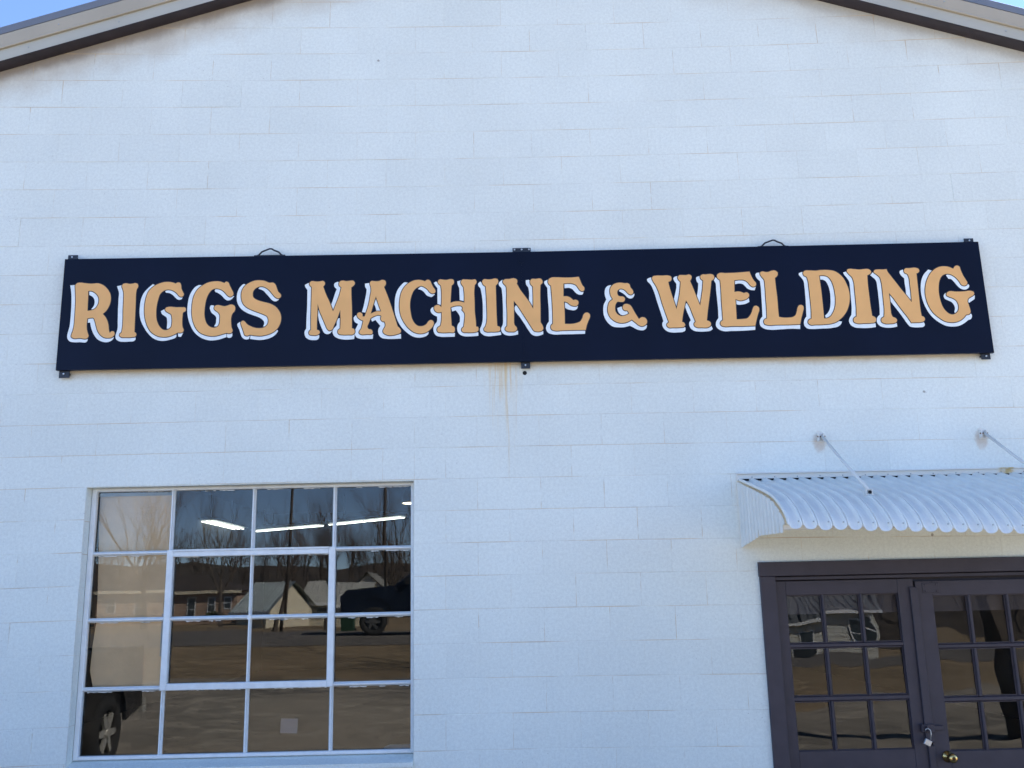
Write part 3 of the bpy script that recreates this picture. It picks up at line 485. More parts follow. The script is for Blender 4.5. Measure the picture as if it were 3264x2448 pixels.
for k in range(-13, 21):
    par = 0 if k % 2 else 1
    edges = [u for u in range(-31, 36) if u % 2 == par]
    if k == 0: edges = sorted(set(edges) | set(range(-10, 2)))
    for a, b in zip(edges[:-1], edges[1:]):
        x0, x1, z0, z1 = a*H, b*H, 2.58+k*H, 2.58+(k+1)*H
        if z0 < -0.1 and z1 < 0.02: continue
        full = (b-a == 2)
        near_eave = (min(rake(x0), rake(x1)) - z1) < .25; low = z1 < 2.7
        gh = GH + (random.uniform(.0010, .0032) if random.random() < (.75 if near_eave else .55 if low else .22) else random.uniform(-.0006, .0006 if low else .0003))
        GB = .0044 if near_eave else .0038 if low else .0030
        poly = [warp(x0, z0), warp(x1, z0), warp(x1, z1), warp(x0, z1)]
        poly = [(poly[0][0]+gh/2, poly[0][1]+GB/2), (poly[1][0]-gh/2, poly[1][1]+GB/2), (poly[2][0]-gh/2, poly[2][1]-GB/2), (poly[3][0]+gh/2, poly[3][1]-GB/2)]
        A0 = area(poly)
        poly = clip(poly, -1, 0, -BX0); poly = clip(poly, 1, 0, BX1)
        poly = clip(poly, SLOPE, 1, RIDGE_Z+SLOPE*RIDGE_X-0.003 + 0.02); poly = clip(poly, -SLOPE, 1, RIDGE_Z-SLOPE*RIDGE_X-0.003 + 0.02)
        if len(poly) < 3: continue
        parts = [poly]
        for r in (WIN, DOOR): parts = [q for p in parts for q in minus_rect(p, r)]
        for p in parts:
            if area(p) < 8e-4: continue
            cx = sum(v[0] for v in p)/len(p); cz = sum(v[1] for v in p)/len(p)
            s = project(cx, 0, cz); vis = (-0.03 < s[0] < 1.03 and -0.03 < s[1] < 1.03)
            hid = (-2.25 < cx < 3.74 and 3.42 < cz < 4.02) or (2.3 < cx < 4.2 and 2.22 < cz < 2.5)
            seen = area(p)/(Vector((cx, 0, cz))-Vector(CAM_LOC)).length**2 if vis and not hid else 0
            cells.append((seen, p, full and abs(area(p)-A0) < 1e-6, cx, cz))
cells.sort(key=lambda c: -c[0])
unit = {}
rest = MB(); nb = 0
for i, (seen, p, whole, cx, cz) in enumerate(cells):
    y0 = random.uniform(-0.0004, 0.0004)
    if random.random() < 0.05: y0 -= 0.0012
    if i < 300 and seen > 0:
        key = random.randrange(5) if whole else None
        if whole:
            if key not in unit:
                rr = random.Random(key+50); j = lambda: rr.uniform(-0.0012, 0.0012)
                q = MB(); hw, hh = 0.5, 0.5; e = 1.0/0.4
                pts = [(-hw+j(), -hh+j()*2), (hw+j(), -hh+j()*2), (hw+j(), hh+j()*2), (-hw+j(), hh+j()*2)]
                # chamfer handled per axis because the object is scaled to the block's size
                cxx, czz = 0.0009/0.40, 0.0013/0.198
                v = [(x - math.copysign(cxx, x), 0, z - math.copysign(czz, z)) for x, z in pts] + [(x, 0.0010, z) for x, z in pts] + [(x, 0.02, z) for x, z in pts]
                q.add(v, [(0,1,2,3)] + [(4+a, 4+(a+1) % 4, (a+1) % 4, a) for a in range(4)] + [(8+a, 8+(a+1) % 4, 4+(a+1) % 4, 4+a) for a in range(4)])
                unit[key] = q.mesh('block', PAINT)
            o = link('block', unit[key], building)
            wd = ((p[1][0]-p[0][0])+(p[2][0]-p[3][0]))/2; ht = ((p[3][1]-p[0][1])+(p[2][1]-p[1][1]))/2
            o.location = (cx-OX, y0, cz); o.scale = (wd, 1, ht)
            o.rotation_euler[1] = -math.atan2(p[1][1]-p[0][1], p[1][0]-p[0][0])
        else:
            q = MB(); q.slab([(x-cx, z-cz) for x, z in p], 0, 0.02, 0.0010)
            o = link('block', q.mesh('block', PAINT), building); o.location = (cx-OX, y0, cz)
    else:
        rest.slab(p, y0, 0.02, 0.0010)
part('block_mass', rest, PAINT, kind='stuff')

# drilled hole below the middle bracket
q = MB(); q.lathe([(-0.0030, 0.0), (-0.0030, 0.013), (0.0, 0.0145)], (0.7262, 0, 3.272), 'y', 14); part('drill_hole', q, DARK)

# ---------------------------------------------------------------- steel window
wx0, wx1, wz0, wz1 = WIN
window = link('window', None, building); window.location = (-OX, 0, 0); window.empty_display_size = .2
rv = MB()                                # plastered reveals
rv.box(wx0-0.02, wx0+0.002, 0.003, 0.13, wz0-.02, wz1+.003); rv.box(wx1-0.002, wx1+0.02, 0.003, 0.13, wz0-.02, wz1+.003); rv.box(wx0+.002, wx1-.002, 0.003, 0.13, wz1-.002, wz1+.02)
part('reveal', rv, PAINT, window)
for zj in (1.14, 1.345, 1.55, 1.755, 1.96, 2.165, 2.37):   # joint lines that run into the left reveal
    q = MB(); q.box(wx0+0.002, wx0+0.0035, 0.006, 0.078, zj-0.0018, zj+0.0018); part('reveal_joint', q, MORTAR, window)
sill = MB(); sill.prism([(-0.035, 0.872), (-0.035, 0.897), (0.115, 0.934), (0.115, 0.872)], 'x', wx0+.003, wx1-.003)
part('sill', sill, PAINT, window)
FX0, FX1, FZ0, FZ1 = -2.071, -0.004, 0.934, 2.581
COLX = [FX0, -1.553, -1.034, -0.515, FX1]; ROWZ = [FZ0, 1.343, 1.757, 2.168, FZ1]
FY = 0.078
fr = MB()
fr.bbox(FX0, FX0+0.030, FY, FY+.04, FZ0, FZ1); fr.bbox(FX1-0.020, FX1, FY, FY+.04, FZ0, FZ1)
fr.bbox(FX0+.030, FX1-.020, FY+.0005, FY+.04, FZ1-.020, FZ1); fr.bbox(FX0+.030, FX1-.020, FY+.0005, FY+.04, FZ0, FZ0+.022)
part('frame', fr, WHITE_METAL, window)
def bar(x0, x1, z0, z1, vert):
    """T-section glazing bar: face strip with a thin outer fin and putty slopes"""
    q = MB(); y = FY + 0.010
    if vert:
        c = (x0+x1)/2; q.prism([(x0, y+.016), (c-.004, y), (c-.004, y-.009), (c+.004, y-.009), (c+.004, y), (x1, y+.016), (x1, y+.03), (x0, y+.03)], 'z', z0, z1)
    else:
        c = (z0+z1)/2; q.prism([(y+.016, z0), (y+.03, z0), (y+.03, z1), (y+.016, z1), (y, c+.004), (y-.009, c+.004), (y-.009, c-.004), (y, c-.004)], 'x', x0, x1)
    part('glazing_bar', q, WHITE_METAL, window)
HB = 0.0135
for i in (1, 3): bar(COLX[i]-.0125, COLX[i]+.0125, ROWZ[0]+.022, ROWZ[1]-HB, True); bar(COLX[i]-.0125, COLX[i]+.0125, ROWZ[3]+HB, ROWZ[4]-.02, True)
bar(COLX[2]-.0125, COLX[2]+.0125, ROWZ[0]+.022, ROWZ[1]-HB, True); bar(COLX[2]-.0125, COLX[2]+.0125, ROWZ[3]+HB, ROWZ[4]-.02, True)
for r in (1, 2, 3):
    bar(FX0+.03, COLX[1]-.0125, ROWZ[r]-HB, ROWZ[r]+HB, False); bar(COLX[3]+.0125, FX1-.02, ROWZ[r]-HB, ROWZ[r]+HB, False)
# fixed bars behind the sash, then the hopper sash itself, proud of the frame
sa = MB(); sx0, sx1, sz0, sz1 = COLX[1]-.013, COLX[3]+.013, ROWZ[1]-.014, ROWZ[3]+.014; sw = .040; SY = FY-.010
sa.bbox(sx0, sx0+sw, SY, SY+.05, sz0, sz1); sa.bbox(sx1-sw, sx1, SY, SY+.05, sz0, sz1)
sa.bbox(sx0+sw, sx1-sw, SY+.0006, SY+.05, sz1-.044, sz1-.010); sa.bbox(sx0+sw, sx1-sw, SY+.0006, SY+.05, sz0, sz0+.040)
sa.box(sx0+sw, sx1-sw, SY-.004, SY+.0, sz1-.010, sz1+.001)
part('sash', sa, WHITE_METAL, window)
bar(COLX[2]-.011, COLX[2]+.011, sz0+.040, ROWZ[2]-HB, True); bar(COLX[2]-.011, COLX[2]+.011, ROWZ[2]+HB, sz1-.044, True)
bar(sx0+sw, COLX[2]-.011, ROWZ[2]-HB, ROWZ[2]+HB, False); bar(COLX[2]+.011, sx1-sw, ROWZ[2]-HB, ROWZ[2]+HB, False)
q = MB(); q.box(COLX[2]-.011, COLX[2]+.011, FY+.001, FY+.04, ROWZ[2]-HB, ROWZ[2]+HB); part('glazing_bar', q, WHITE_METAL, window)
random.seed(5)
def pane(x0, x1, z0, z1, y, parent, ma, tilt, lean=0.0):
    q = MB(); cx, cz = (x0+x1)/2, (z0+z1)/2; hx, hz = (x1-x0)/2, (z1-z0)/2
    q.add([(-hx,0,-hz),(hx,0,-hz),(hx,0,hz),(-hx,0,hz),(-hx,.003,-hz),(hx,.003,-hz),(hx,.003,hz),(-hx,.003,hz)], [(0,1,2,3)], 0)
    q.add([(-hx,0,-hz),(hx,0,-hz),(hx,0,hz),(-hx,0,hz),(-hx,.003,-hz),(hx,.003,-hz),(hx,.003,hz),(-hx,.003,hz)], [(5,4,7,6),(0,4,5,1),(1,5,6,2),(2,6,7,3),(3,7,4,0)], 1)
    o = link('pane', q.mesh('pane', [ma, CLEAR]), parent); o.location = (cx, y, cz)
    o.rotation_euler = (math.radians(lean+random.uniform(-tilt, tilt)), 0, math.radians(random.uniform(-tilt, tilt))); return o
for i in range(4):
    for r in range(4):
        insash = i in (1, 2) and r in (1, 2)
        pane(COLX[i]-.002, COLX[i+1]+.002, ROWZ[r]-.002, ROWZ[r+1]+.002, FY+(.026 if insash else .030), window, GLASS, 0.07)
# putty smears where glazing meets the bars
random.seed(21)
pm = MB()
for i in range(4):
    for r in range(1, 5):
        z = ROWZ[r]-(.030 if i in (1, 2) and r in (3,) else .0155 if r < 4 else .022)
        for _ in range(3):
            cx = random.uniform(COLX[i]+.05, COLX[i+1]-.08); wd = random.uniform(.02, .12); n = 7
            top = [(cx+wd*t/n, z) for t in range(n+1)]
            low = [(cx+wd*t/n, z-random.uniform(.001, .006)) for t in range(n, -1, -1)]
            for t in range(n): pm.slab([low[n-t], low[n-t-1], top[t+1], top[t]], FY+.023, FY+.0255)
part('putty', pm, WHITE_METAL, window, kind='stuff')

# papers behind the left column of panes
paper = empty('paper_sheet', (-1.8, 0.135, 1.95), label='brown kraft paper sheet taped inside the left column of window panes', cat='paper')
q = MB()
left = [(-.205, -.605), (-.232, -.5), (-.228, -.35), (-.215, -.2), (-.222, 0), (-.232, .2), (-.246, .4), (-.25, .6)]
n = len(left); v = []
for i, (x, z) in enumerate(left):
    for t in range(6):
        f = t/5; v.append((x + (0.232-x)*f, 0.006*math.sin(3*f+2*z) + (0.02*(1-f)**6), z))
q.add(v, [(6*i+t, 6*i+t+1, 6*i+t+7, 6*i+t+6) for i in range(n-1) for t in range(5)]); q.build('sheet', KRAFT, paper, True)
q = MB(); q.box(-.245, .235, -.009, -.0065, .585, .607); q.build('tape_strip', TAPE, paper)
q = MB(); q.box(.205, .236, -.009, -.0068, -.42, -.16); q.build('tape_strip', TAPE, paper)
q = MB(); q.box(-.0525, .0525, -.001, .0, -.043, .043)
note = q.build('note_sheet', mat('faded lilac paper', (0.30, 0.28, 0.30), 0.8)); note.location = (-.776, .13, 1.10); note.rotation_euler = (0, .04, 0)
tag(note, 'small square sheet of paper stuck inside the bottom row of window panes', 'paper')
chair = empty('shop_chair', (-.09, .52, .05), label='pale plastic chair back showing at the lower right corner of the window', cat='chair')
q = MB(); pts = [(-.16, .72), (-.16, .83), (-.145, .862), (-.11, .875), (.16, .875), (.2, .86), (.21, .83), (.21, .72)]
q.prism([(x, z) for x, z in reversed(pts)], 'y', -.02, .0); q.build('backrest', mat('pale blue plastic', (0.30, 0.36, 0.38), 0.4), chair)
q = MB(); q.box(-.18, .24, .0, .42, .42, .45); q.build('seat', GREY_METAL, chair)
for a, b in ((-.16, .01), (.2, .01), (-.16, .4), (.2, .4)):
    q = MB(); q.tube([(a, b, 0), (a, b, .72 if b < .1 else .42)], .011); q.build('leg', GREY_METAL, chair)

# ---------------------------------------------------------------- ceiling lights seen through the glass
def batten(p0, p1, tubes, lab):
    p0, p1 = Vector(p0), Vector(p1); L = (p1-p0).length; t = (p1-p0).normalized(); s = Vector((-t.y, t.x, 0))
    o = empty('fluorescent_light', p0, label=lab, cat='light', group='fluorescent lights inside the workshop')
    wd = .05 + .075*(tubes-1)
    def pt(a, b, z): v = t*a + s*b; return (v.x, v.y, z)
    q = MB(); z0, z1 = .03, .09
    q.add([pt(0,-wd,z0), pt(L,-wd,z0), pt(L,wd,z0), pt(0,wd,z0), pt(0,-wd*.5,z1), pt(L,-wd*.5,z1), pt(L,wd*.5,z1), pt(0,wd*.5,z1)], [(0,3,2,1),(4,5,6,7),(0,1,5,4),(1,2,6,5),(2,3,7,6),(3,0,4,7)])
    q.build('housing', GREY_METAL, o)
    for i in range(tubes):
        b = (i-(tubes-1)/2)*.11
        for a0, a1 in ((.03, L/2-.04), (L/2+.04, L-.03)):
            q = MB(); q.tube([pt(a0, b, 0), pt(a1, b, 0)], .010, 8); q.build('tube', TUBE, o)
    for a in (L*.2, L*.8):
        q = MB(); q.tube([pt(a, 0, .09), pt(a, 0, .65)], .004, 5); q.build('hanger', GREY_METAL, o)
batten((-5.80, 18.4, 3.6), (-3.80, 16.95, 3.6), 2, 'left half of the long fluorescent row seen through the window top')
batten((-3.58, 16.75, 3.6), (-1.66, 15.05, 3.6), 2, 'right half of the long fluorescent row seen through the window top')
batten((-6.02, 15.0, 3.6), (-5.98, 17.5, 3.6), 4, 'wide four-tube light in the second window pane of the top row')
batten((-7.2+1.35, 19.3, 3.75), (-6.4+.9, 19.3, 3.75), 1, 'small distant fluorescent light low in the second top pane')
lampo = empty('high_bay_lamp', (-1.12, 11.5, 3.56), label='bell shaped glass high bay lamp glowing in the top right window pane', cat='lamp')
q = MB(); q.lathe([(0, .20), (.06, .205), (.16, .19), (.26, .13), (.33, .05), (.34, .0)], (0, 0, 0), 'z', 20); q.build('reflector', mat('prismatic reflector', (.25, .30, .30), .2), lampo, True)
q = MB(); q.lathe([(-.005, .0), (-.005, .17), (.02, .18)], (0, 0, 0), 'z', 20); q.build('lens', LAMP_GLOW, lampo)
q = MB(); q.tube([(0, 0, .34), (0, 0, .69)], .012, 6); q.build('stem', GREY_METAL, lampo)

# ---------------------------------------------------------------- double doors
casing = MB()
CX0, CX1, CZ1 = 2.157, 4.093, 2.024
casing.bbox(CX0, 2.253, -.022, .03, -.02, 1.9355, .003); part('door_casing', casing, MAUVE)
casing = MB(); casing.bbox(3.997, CX1, -.022, .03, -.02, 1.9355, .003); part('door_casing', casing, MAUVE)
casing = MB(); casing.bbox(CX0-.004, CX1+.004, -.025, .03, 1.936, CZ1, .003); part('door_casing', casing, MAUVE)
q = MB(); q.box(2.24, 2.253, .03, .14, -.02, 1.93); q.box(3.997, 4.02, .03, .14, -.02, 1.93); q.box(2.253, 3.997, .005, .14, 1.912, 1.93); part('door_jamb', q, MAUVE)
q = MB(); q.box(2.253, 3.997, .09, .15, 1.70, 1.95); part('door_stop', q, MAUVE)
def leaf(x0, x1, zt, px, pz, name='door'):
    o = link(name, None, building); o.location = (-OX, 0, 0); o.empty_display_size = .2
    y0, y1 = .030, .072; zb = .02
    q = MB(); X0, X1, Z0, Z1 = px[0][0], px[-1][1], pz[-1][0], pz[0][1]
    q.bbox(x0, X0, y0, y1, zb, zt, .002); q.bbox(X1, x1, y0, y1, zb, zt, .002)
    q.bbox(X0, X1, y0+.0008, y1, Z1, zt, .002); q.bbox(X0, X1, y0+.0008, y1, .62, Z0, .002); q.bbox(X0, X1, y0+.0008, y1, zb, .22, .002)
    q.box(X0, X1, y0+.014, y1-.01, .22, .62); part('frame', q, MAUVE, o)
    def mun(x0, x1, z0, z1, vert):
        q = MB(); a, b = y0+.004, y0+.022
        if vert: q.prism([(x0, b), (x0+.004, a+.003), (x0+.008, a), (x1-.008, a), (x1-.004, a+.003), (x1, b), (x1, y1-.01), (x0, y1-.01)], 'z', z0, z1)
        else: q.prism([(b, z0), (y1-.01, z0), (y1-.01, z1), (b, z1), (a+.003, z1-.004), (a, z1-.008), (a, z0+.008), (a+.003, z0+.004)], 'x', x0, x1)
        part('muntin', q, MAUVE, o)
    for i in range(2):
        for r in range(3): mun(px[i][1], px[i+1][0], pz[r][0], pz[r][1], True)
    for r in range(2): mun(X0, X1, pz[r+1][1], pz[r][0], False)
    for a in px:
        for b in pz:
            pane(a[0]-.003, a[1]+.003, b[0]-.003, b[1]+.003, y0+.026, o, DOOR_GLASS, 0.25, -1.35 if x0 < 3 else -1.0)
            # sticking: bevelled bead round each light
            q = MB(); s_ = .005
            for (ax, bx, az, bz) in ((a[0], a[0]+s_, b[0], b[1]), (a[1]-s_, a[1], b[0], b[1]), (a[0]+s_, a[1]-s_, b[0], b[0]+s_), (a[0]+s_, a[1]-s_, b[1]-s_, b[1])): q.box(ax, bx, y0+.017, y0+.0255, az, bz)
            part('glazing_bead', q, MAUVE, o)
    return o
ldoor = leaf(2.256, 3.128, 1.905, [(2.326, 2.545), (2.564, 2.784), (2.803, 3.028)], [(1.527, 1.818), (1.214, 1.497), (.897, 1.181)])
rdoor = leaf(3.140, 3.994, 1.888, [(3.243, 3.460), (3.482, 3.701), (3.722, 3.930)], [(1.505, 1.797), (1.192, 1.475), (.880, 1.160)])
q = MB(); q.slab([(3.098, .93), (3.147, .93), (3.147, 1.835), (3.133, 1.853), (3.098, 1.853)], .012, .0295, .003); part('astragal', q, MAUVE, rdoor)
q = MB(); q.slab([(3.106, .02), (3.147, .02), (3.147, .915), (3.106, .915)], .014, .0295, .003); part('astragal', q, MAUVE, rdoor)
q = MB(); q.slab([(3.182, 1.815), (3.287, 1.815), (3.287, 1.876), (3.182, 1.876)], .026, .0298, .0015); part('latch_plate', q, MAUVE, rdoor)
for px_, pz_ in ((3.20, 1.865), (3.27, 1.865), (3.20, 1.826), (3.27, 1.826)):
    q = MB(); q.lathe([(.0225, 0), (.0235, .004), (.0258, .006)], (px_, 0, pz_), 'y', 8); part('screw', q, MAUVE, rdoor)
# hasp and staple
q = MB(); q.bbox(3.072, 3.150, -.004, .0118, .995, 1.040, .002); q.bbox(3.150, 3.205, .006, .020, 1.004, 1.030, .002); q.box(3.095, 3.105, -.022, -.004, 1.002, 1.032); q.box(3.095, 3.125, -.028, -.0221, 1.002, 1.012); part('hasp', q, MAUVE, rdoor)
q = MB(); q.lathe([(.0298, .0), (.0298, .034), (.020, .033), (.014, .016), (-.012, .013), (-.020, .020), (-.034, .0275), (-.048, .026), (-.056, .019), (-.056, .0)], (3.222, 0, .849), 'y', 24)
part('knob', q, BRASS, rdoor, True)
q = MB(); q.lathe([(-.0561, .0), (-.0561, .011), (-.0585, .010), (-.0585, .0)], (3.222, 0, .849), 'y', 16); part('keyhole', q, mat('dark keyhole', (.05, .03, .015), .4, .8), rdoor)
pad = empty('padlock', (3.092, -.034, .955), label='open silver padlock hanging from the dark door hasp', cat='padlock')
q = MB(); q.bbox(-.021, .021, -.009, .009, -.034, .002, .003); o = q.build('lock_body', STEEL, pad); o.rotation_euler = (0, .5, 0)
q = MB(); q.tube([(.012, 0, .0), (.018, 0, .035), (.016, 0, .055), (.004, 0, .066), (-.010, 0, .062), (-.014, 0, .054)], .0036, 8); q.build('shackle', STEEL, pad, True)

# ---------------------------------------------------------------- awning
awning = empty('awning', (2.067, 0, 2.1), label='white ribbed aluminium awning over the double doors', cat='awning')
AX, AZ = awning.location.x, awning.location.z
FLANGE = bpy.data.materials.new('stained flange'); FLANGE.use_nodes = True; g = G(FLANGE)
geo = g.n.new('ShaderNodeNewGeometry'); sep = g.n.new('ShaderNodeSeparateXYZ'); g.l.new(geo.outputs['Position'], sep.inputs[0])
st = g.math('MULTIPLY', g.rng(g.math('ABSOLUTE', g.math('SUBTRACT', sep.outputs[0], 3.79)), .03, .07, 1, 0), g.rng(g.noise(geo.outputs['Position'], 30, 3), .3, .6))
g.val(g.mix(g.math('MULTIPLY', st, .85), (0.70, 0.69, 0.64), (0.52, 0.36, 0.10)), g.n['Principled BSDF'].inputs['Base Color'])
q = MB(); q.bbox(-.008, 2.15, -.013, 0.0, 2.535-AZ, 2.588-AZ, .002); q.box(-.008, 2.15, -.030, -.0131, 2.578-AZ, 2.585-AZ); q.build('wall_flange', FLANGE, awning)
for i in range(15):
    q = MB(); q.lathe([(-.0165, 0), (-.0155, .004), (-.0131, .0045)], (.09+i*.145, 0, 2.558-AZ), 'y', 8); q.build('screw', GREY_METAL, awning)
PROF = [(0.0, 2.541), (-.12, 2.513), (-.26, 2.480), (-.42, 2.442), (-.56, 2.408), (-.68, 2.376), (-.77, 2.345), (-.84, 2.311), (-.90, 2.276), (-.945, 2.243), (-.975, 2.213), (-.990, 2.192)]
PITCH = .0792; NP = 27
def normal(i):
    a, b = PROF[max(i-1, 0)], PROF[min(i+1, len(PROF)-1)]; d = Vector((b[0]-a[0], b[1]-a[1])).normalized(); return Vector((d.y, -d.x)) if d.y*0 - d.x > 0 else Vector((-d.y, d.x))
def pan_mesh():
    # cross-section across one pan: shallow trough between two folded ribs
    cs = [(0, .001), (.0025, .0145), (.0080, .0150), (.0115, .004), (.020, -.005), (.032, -.0095), (.046, -.0095), (.059, -.005), (.0670, .004), (.0700, .0125), (.0765, .0120), (.0792, .001)]
    q = MB(); n = len(cs); v = []; T = .0012
    for layer in (0, 1):
        for i, (y, z) in enumerate(PROF):
            nn = normal(i)
            for x, h in cs: hh = h - layer*T; v.append((x, y + nn.x*hh, z - AZ + nn.y*hh))
        # rounded tongue end
        y, z = PROF[-1]; nn = normal(len(PROF)-1); d = Vector((PROF[-1][0]-PROF[-2][0], PROF[-1][1]-PROF[-2][1])).normalized()
        for x, h in cs:
            t = (x-PITCH/2)/(PITCH/2); drop = .032*math.sqrt(max(0, 1-abs(t)**3)) ; hh = h*0.6 - layer*T
            v.append((x, y + d.x*drop + nn.x*hh, z - AZ + d.y*drop + nn.y*hh))
    rows = len(PROF)+1; off = rows*n
    for L in (0, 1):
        for i in range(rows-1):
            for k in range(n-1):
                a = L*off+i*n+k; f = (a, a+1, a+n+1, a+n); q.add([], []) ; q.f.append(f if L == 0 else tuple(reversed(f))); q.m.append(0)
    for k in range(n-1):
        a = (rows-1)*n+k; q.f.append((a, a+1, a+1+off, a+off)); q.m.append(0)
    q.v = v; return q.mesh('pan', ALU, False)
pme = pan_mesh()
for p in pme.polygons: p.use_smooth = False
for i in range(NP):
    o = link('pan', pme, awning); o.location = (.004 + i*PITCH, 0, random.uniform(-.0015, .0015)); sag = .05*min(1, i/16); o.rotation_euler = (sag + random.uniform(-.003, .003), 0, 0)
for i in range(NP):
    q = MB(); q.lathe([(-.004, 0), (-.003, .0035), (0, .004)], (0, 0, 0), 'y', 8)
    if i == 0: sm = q.mesh('rivet', GREY_METAL)
    o = link('rivet', sm, awning); o.location = (.004+(i+.78)*PITCH, -.987, 2.205-AZ-.05*min(1, i/16))
q = MB()                                  # dark slots under the flange where the pans' ends stay open
for i in range(NP): q.box(.004+i*PITCH+.014, .004+i*PITCH+.066, -.0165, -.0132, 2.5352-AZ, 2.5475-AZ)
q.build('end_slots', DARK, awning)
q = MB(); q.box(0.0, NP*PITCH, -.93, -.90, 2.165-AZ, 2.19-AZ); q.build('front_rail', ALU_SIDE, awning)
def side_mesh():
    # vertical ribs, top edge follows the awning's curve, bottom edge cut in a zigzag through the ribs
    q = MB(); n = 64
    def top(y):
        for (a, za), (b, zb) in zip(PROF[:-1], PROF[1:]):
            if b <= y <= a: return za + (zb-za)*(y-a)/(b-a)
        return PROF[-1][1]
    def bot(y, ph):
        t = -y/.985; base = 2.128 + .046*min(1, t/.48) - .014*max(0, (t-.5)/.5)
        return base + (-.012 if ph < .58 else .030)
    v = []; f = []
    for i in range(n*2+1):
        y = -.012 - .955*i/(n*2); ph = (i/9.85) % 1; x = -.007 if ph < .16 else -.0035 if ph < .24 else 0.0
        tt = top(y)-.012; bb = bot(y, ph)
        for xx in (x-.004, x-.0028): v += [(xx, y, bb-AZ), (xx, y, max(tt, bb+.01)-AZ)]
    for i in range(n*2):
        a = 4*i; f += [(a, a+4, a+5, a+1), (a+2, a+3, a+7, a+6), (a, a+2, a+6, a+4), (a+1, a+5, a+7, a+3)]
    q.add(v, f); return q.mesh('side_panel', ALU_SIDE)
sp = side_mesh(); o = link('side_panel', sp, awning); o2 = link('side_panel', sp, awning); o2.location.x = NP*PITCH+.006
for rx_, lowx in ((2.623, 2.635), (3.672, 3.700)):
    top = Vector((rx_-AX, -.028, 2.808-AZ)); low = Vector((lowx-AX, -.695, 2.362+.028-AZ)); 
    rod = MB(); rod.tube([top, top.lerp(low, .5)+Vector((0, 0, -.003)), low], .0095, 8); r = rod.build('support_rod', ALU_SIDE, awning, True)
    q = MB(); x, z = top.x, top.z; q.box(x-.024, x+.014, -.005, 0, z-.032, z+.030); q.box(x-.024, x-.018, -.034, -.0051, z-.026, z+.022); q.box(x+.008, x+.014, -.034, -.0051, z-.026, z+.022); q.build('wall_bracket', ALU_SIDE, r)
    q = MB(); q.tube([(x-.03, -.028, z), (x+.02, -.028, z)], .005, 6); q.build('bolt', RUSTY, r)
    q = MB(); x, y, z = low; q.box(x-.026, x+.020, y-.022, y+.02, z-.030, z-.024); q.box(x-.022, x-.016, y-.014, y+.014, z-.0239, z+.006); q.box(x+.010, x+.016, y-.014, y+.014, z-.0239, z+.006); q.build('pan_bracket', ALU_SIDE, r)
    q = MB(); q.lathe([(-.004, 0), (-.004, .010), (.004, .010), (.004, 0)], (x-.002, y-.018, z-.012), 'y', 6); q.build('nut', DARK, r)

# ---------------------------------------------------------------- sign
sign = empty('shop_sign', (0.74, 0, 3.33), label='long navy sign lettered RIGGS MACHINE & WELDING in tan with white shading', cat='sign')
SX, SZ = sign.location.x, sign.location.z
TL, TM, TR = (-2.3049, 4.0948), (0.722, 4.0865), (3.780, 4.0985)
BL, BM, BR = (-2.3045, 3.3372), (0.722, 3.3345), (3.787, 3.3315)
def sboard(a, b, c, d):
    rel = [(x-SX, z-SZ) for x, z in (a, b, c, d)]
    q = MB(); q.slab(rel, -.060, -.036, .0004); o = q.build('board', SIGN_NAVY, sign)
    ins = inset(rel, .006); r = MB(); r.slab(ins, -.0359, -.012); r.build('board_frame', RUSTY, o)
sboard(BL, BM, TM, TL); sboard((BM[0]+.0001, BM[1]), BR, TR, (TM[0]+.0001, TM[1]))
q = MB(); q.slab([(-2.262-SX, 4.0946-SZ), (-2.233-SX, 4.0946-SZ), (-2.233-SX, 4.1000-SZ), (-2.262-SX, 4.1000-SZ)], -.055, -.03); q.build('corner_step', BLACK_STEEL, sign)
def tab(x0, x1, z0, z1, bolts, y=-.034):
    q = MB(); q.bbox(x0-SX, x1-SX, y, y+.006, z0-SZ, z1-SZ, .001); q.box(x0-SX+.005, x1-SX-.005, y+.0061, -.001, (z0+z1)/2-SZ-.006, (z0+z1)/2-SZ+.006)
    o = q.build('mounting_tab', BLACK_STEEL, sign)
    for bx, bz in bolts:
        q = MB(); q.lathe([(y-.006, 0), (y-.006, .005), (y-.003, .0062), (y, .0062)], (bx-SX, 0, bz-SZ), 'y', 8); q.build('bolt', BOLT, o)
tab(-2.298, -2.234, 4.085, 4.132, [(-2.270, 4.117)]); tab(-2.293, -2.226, 3.292, 3.345, [(-2.262, 3.318)])
tab(.664, .786, 4.080, 4.124, [(.677, 4.112), (.725, 4.112), (.774, 4.112)]); tab(.703, .762, 3.294, 3.345, [(.731, 3.316)])
tab(3.700, 3.763, 4.088, 4.133, [(3.734, 4.117)]); tab(3.713, 3.773, 3.295, 3.342, [(3.744, 3.316)])
q = MB(); q.box(.704-SX, .738-SX, -.0622, -.0600, 4.01-SZ, 4.086-SZ); q.build('centre_strap', SIGN_NAVY, sign)
def handle(x0, xp, x1, zb, zp):
    q = MB(); q.box(x0-SX, x1-SX, -.052, -.040, zb-SZ-.003, zb-SZ+.0035)
    o = q.build('handle_strap', BLACK_STEEL, sign)
    pts = [(x0+.018, zb), (x0+.030, zb+.006), ((x0+xp)/2-.002, (zb+zp)/2+.004), (xp-.020, zp-.006), (xp-.004, zp), (xp+.010, zp-.001), (xp+.024, zp-.010), ((x1+xp)/2+.006, (zb+zp)/2), (x1-.028, zb+.006), (x1-.016, zb)]
    q = MB(); q.tube([(x-SX, -.046, z-SZ) for x, z in pts], .0058, 8); q.build('handle_loop', BLACK_STEEL, o, True)
handle(-1.056, -.951, -.850, 4.0975, 4.146); handle(2.303, 2.411, 2.509, 4.0955, 4.141)

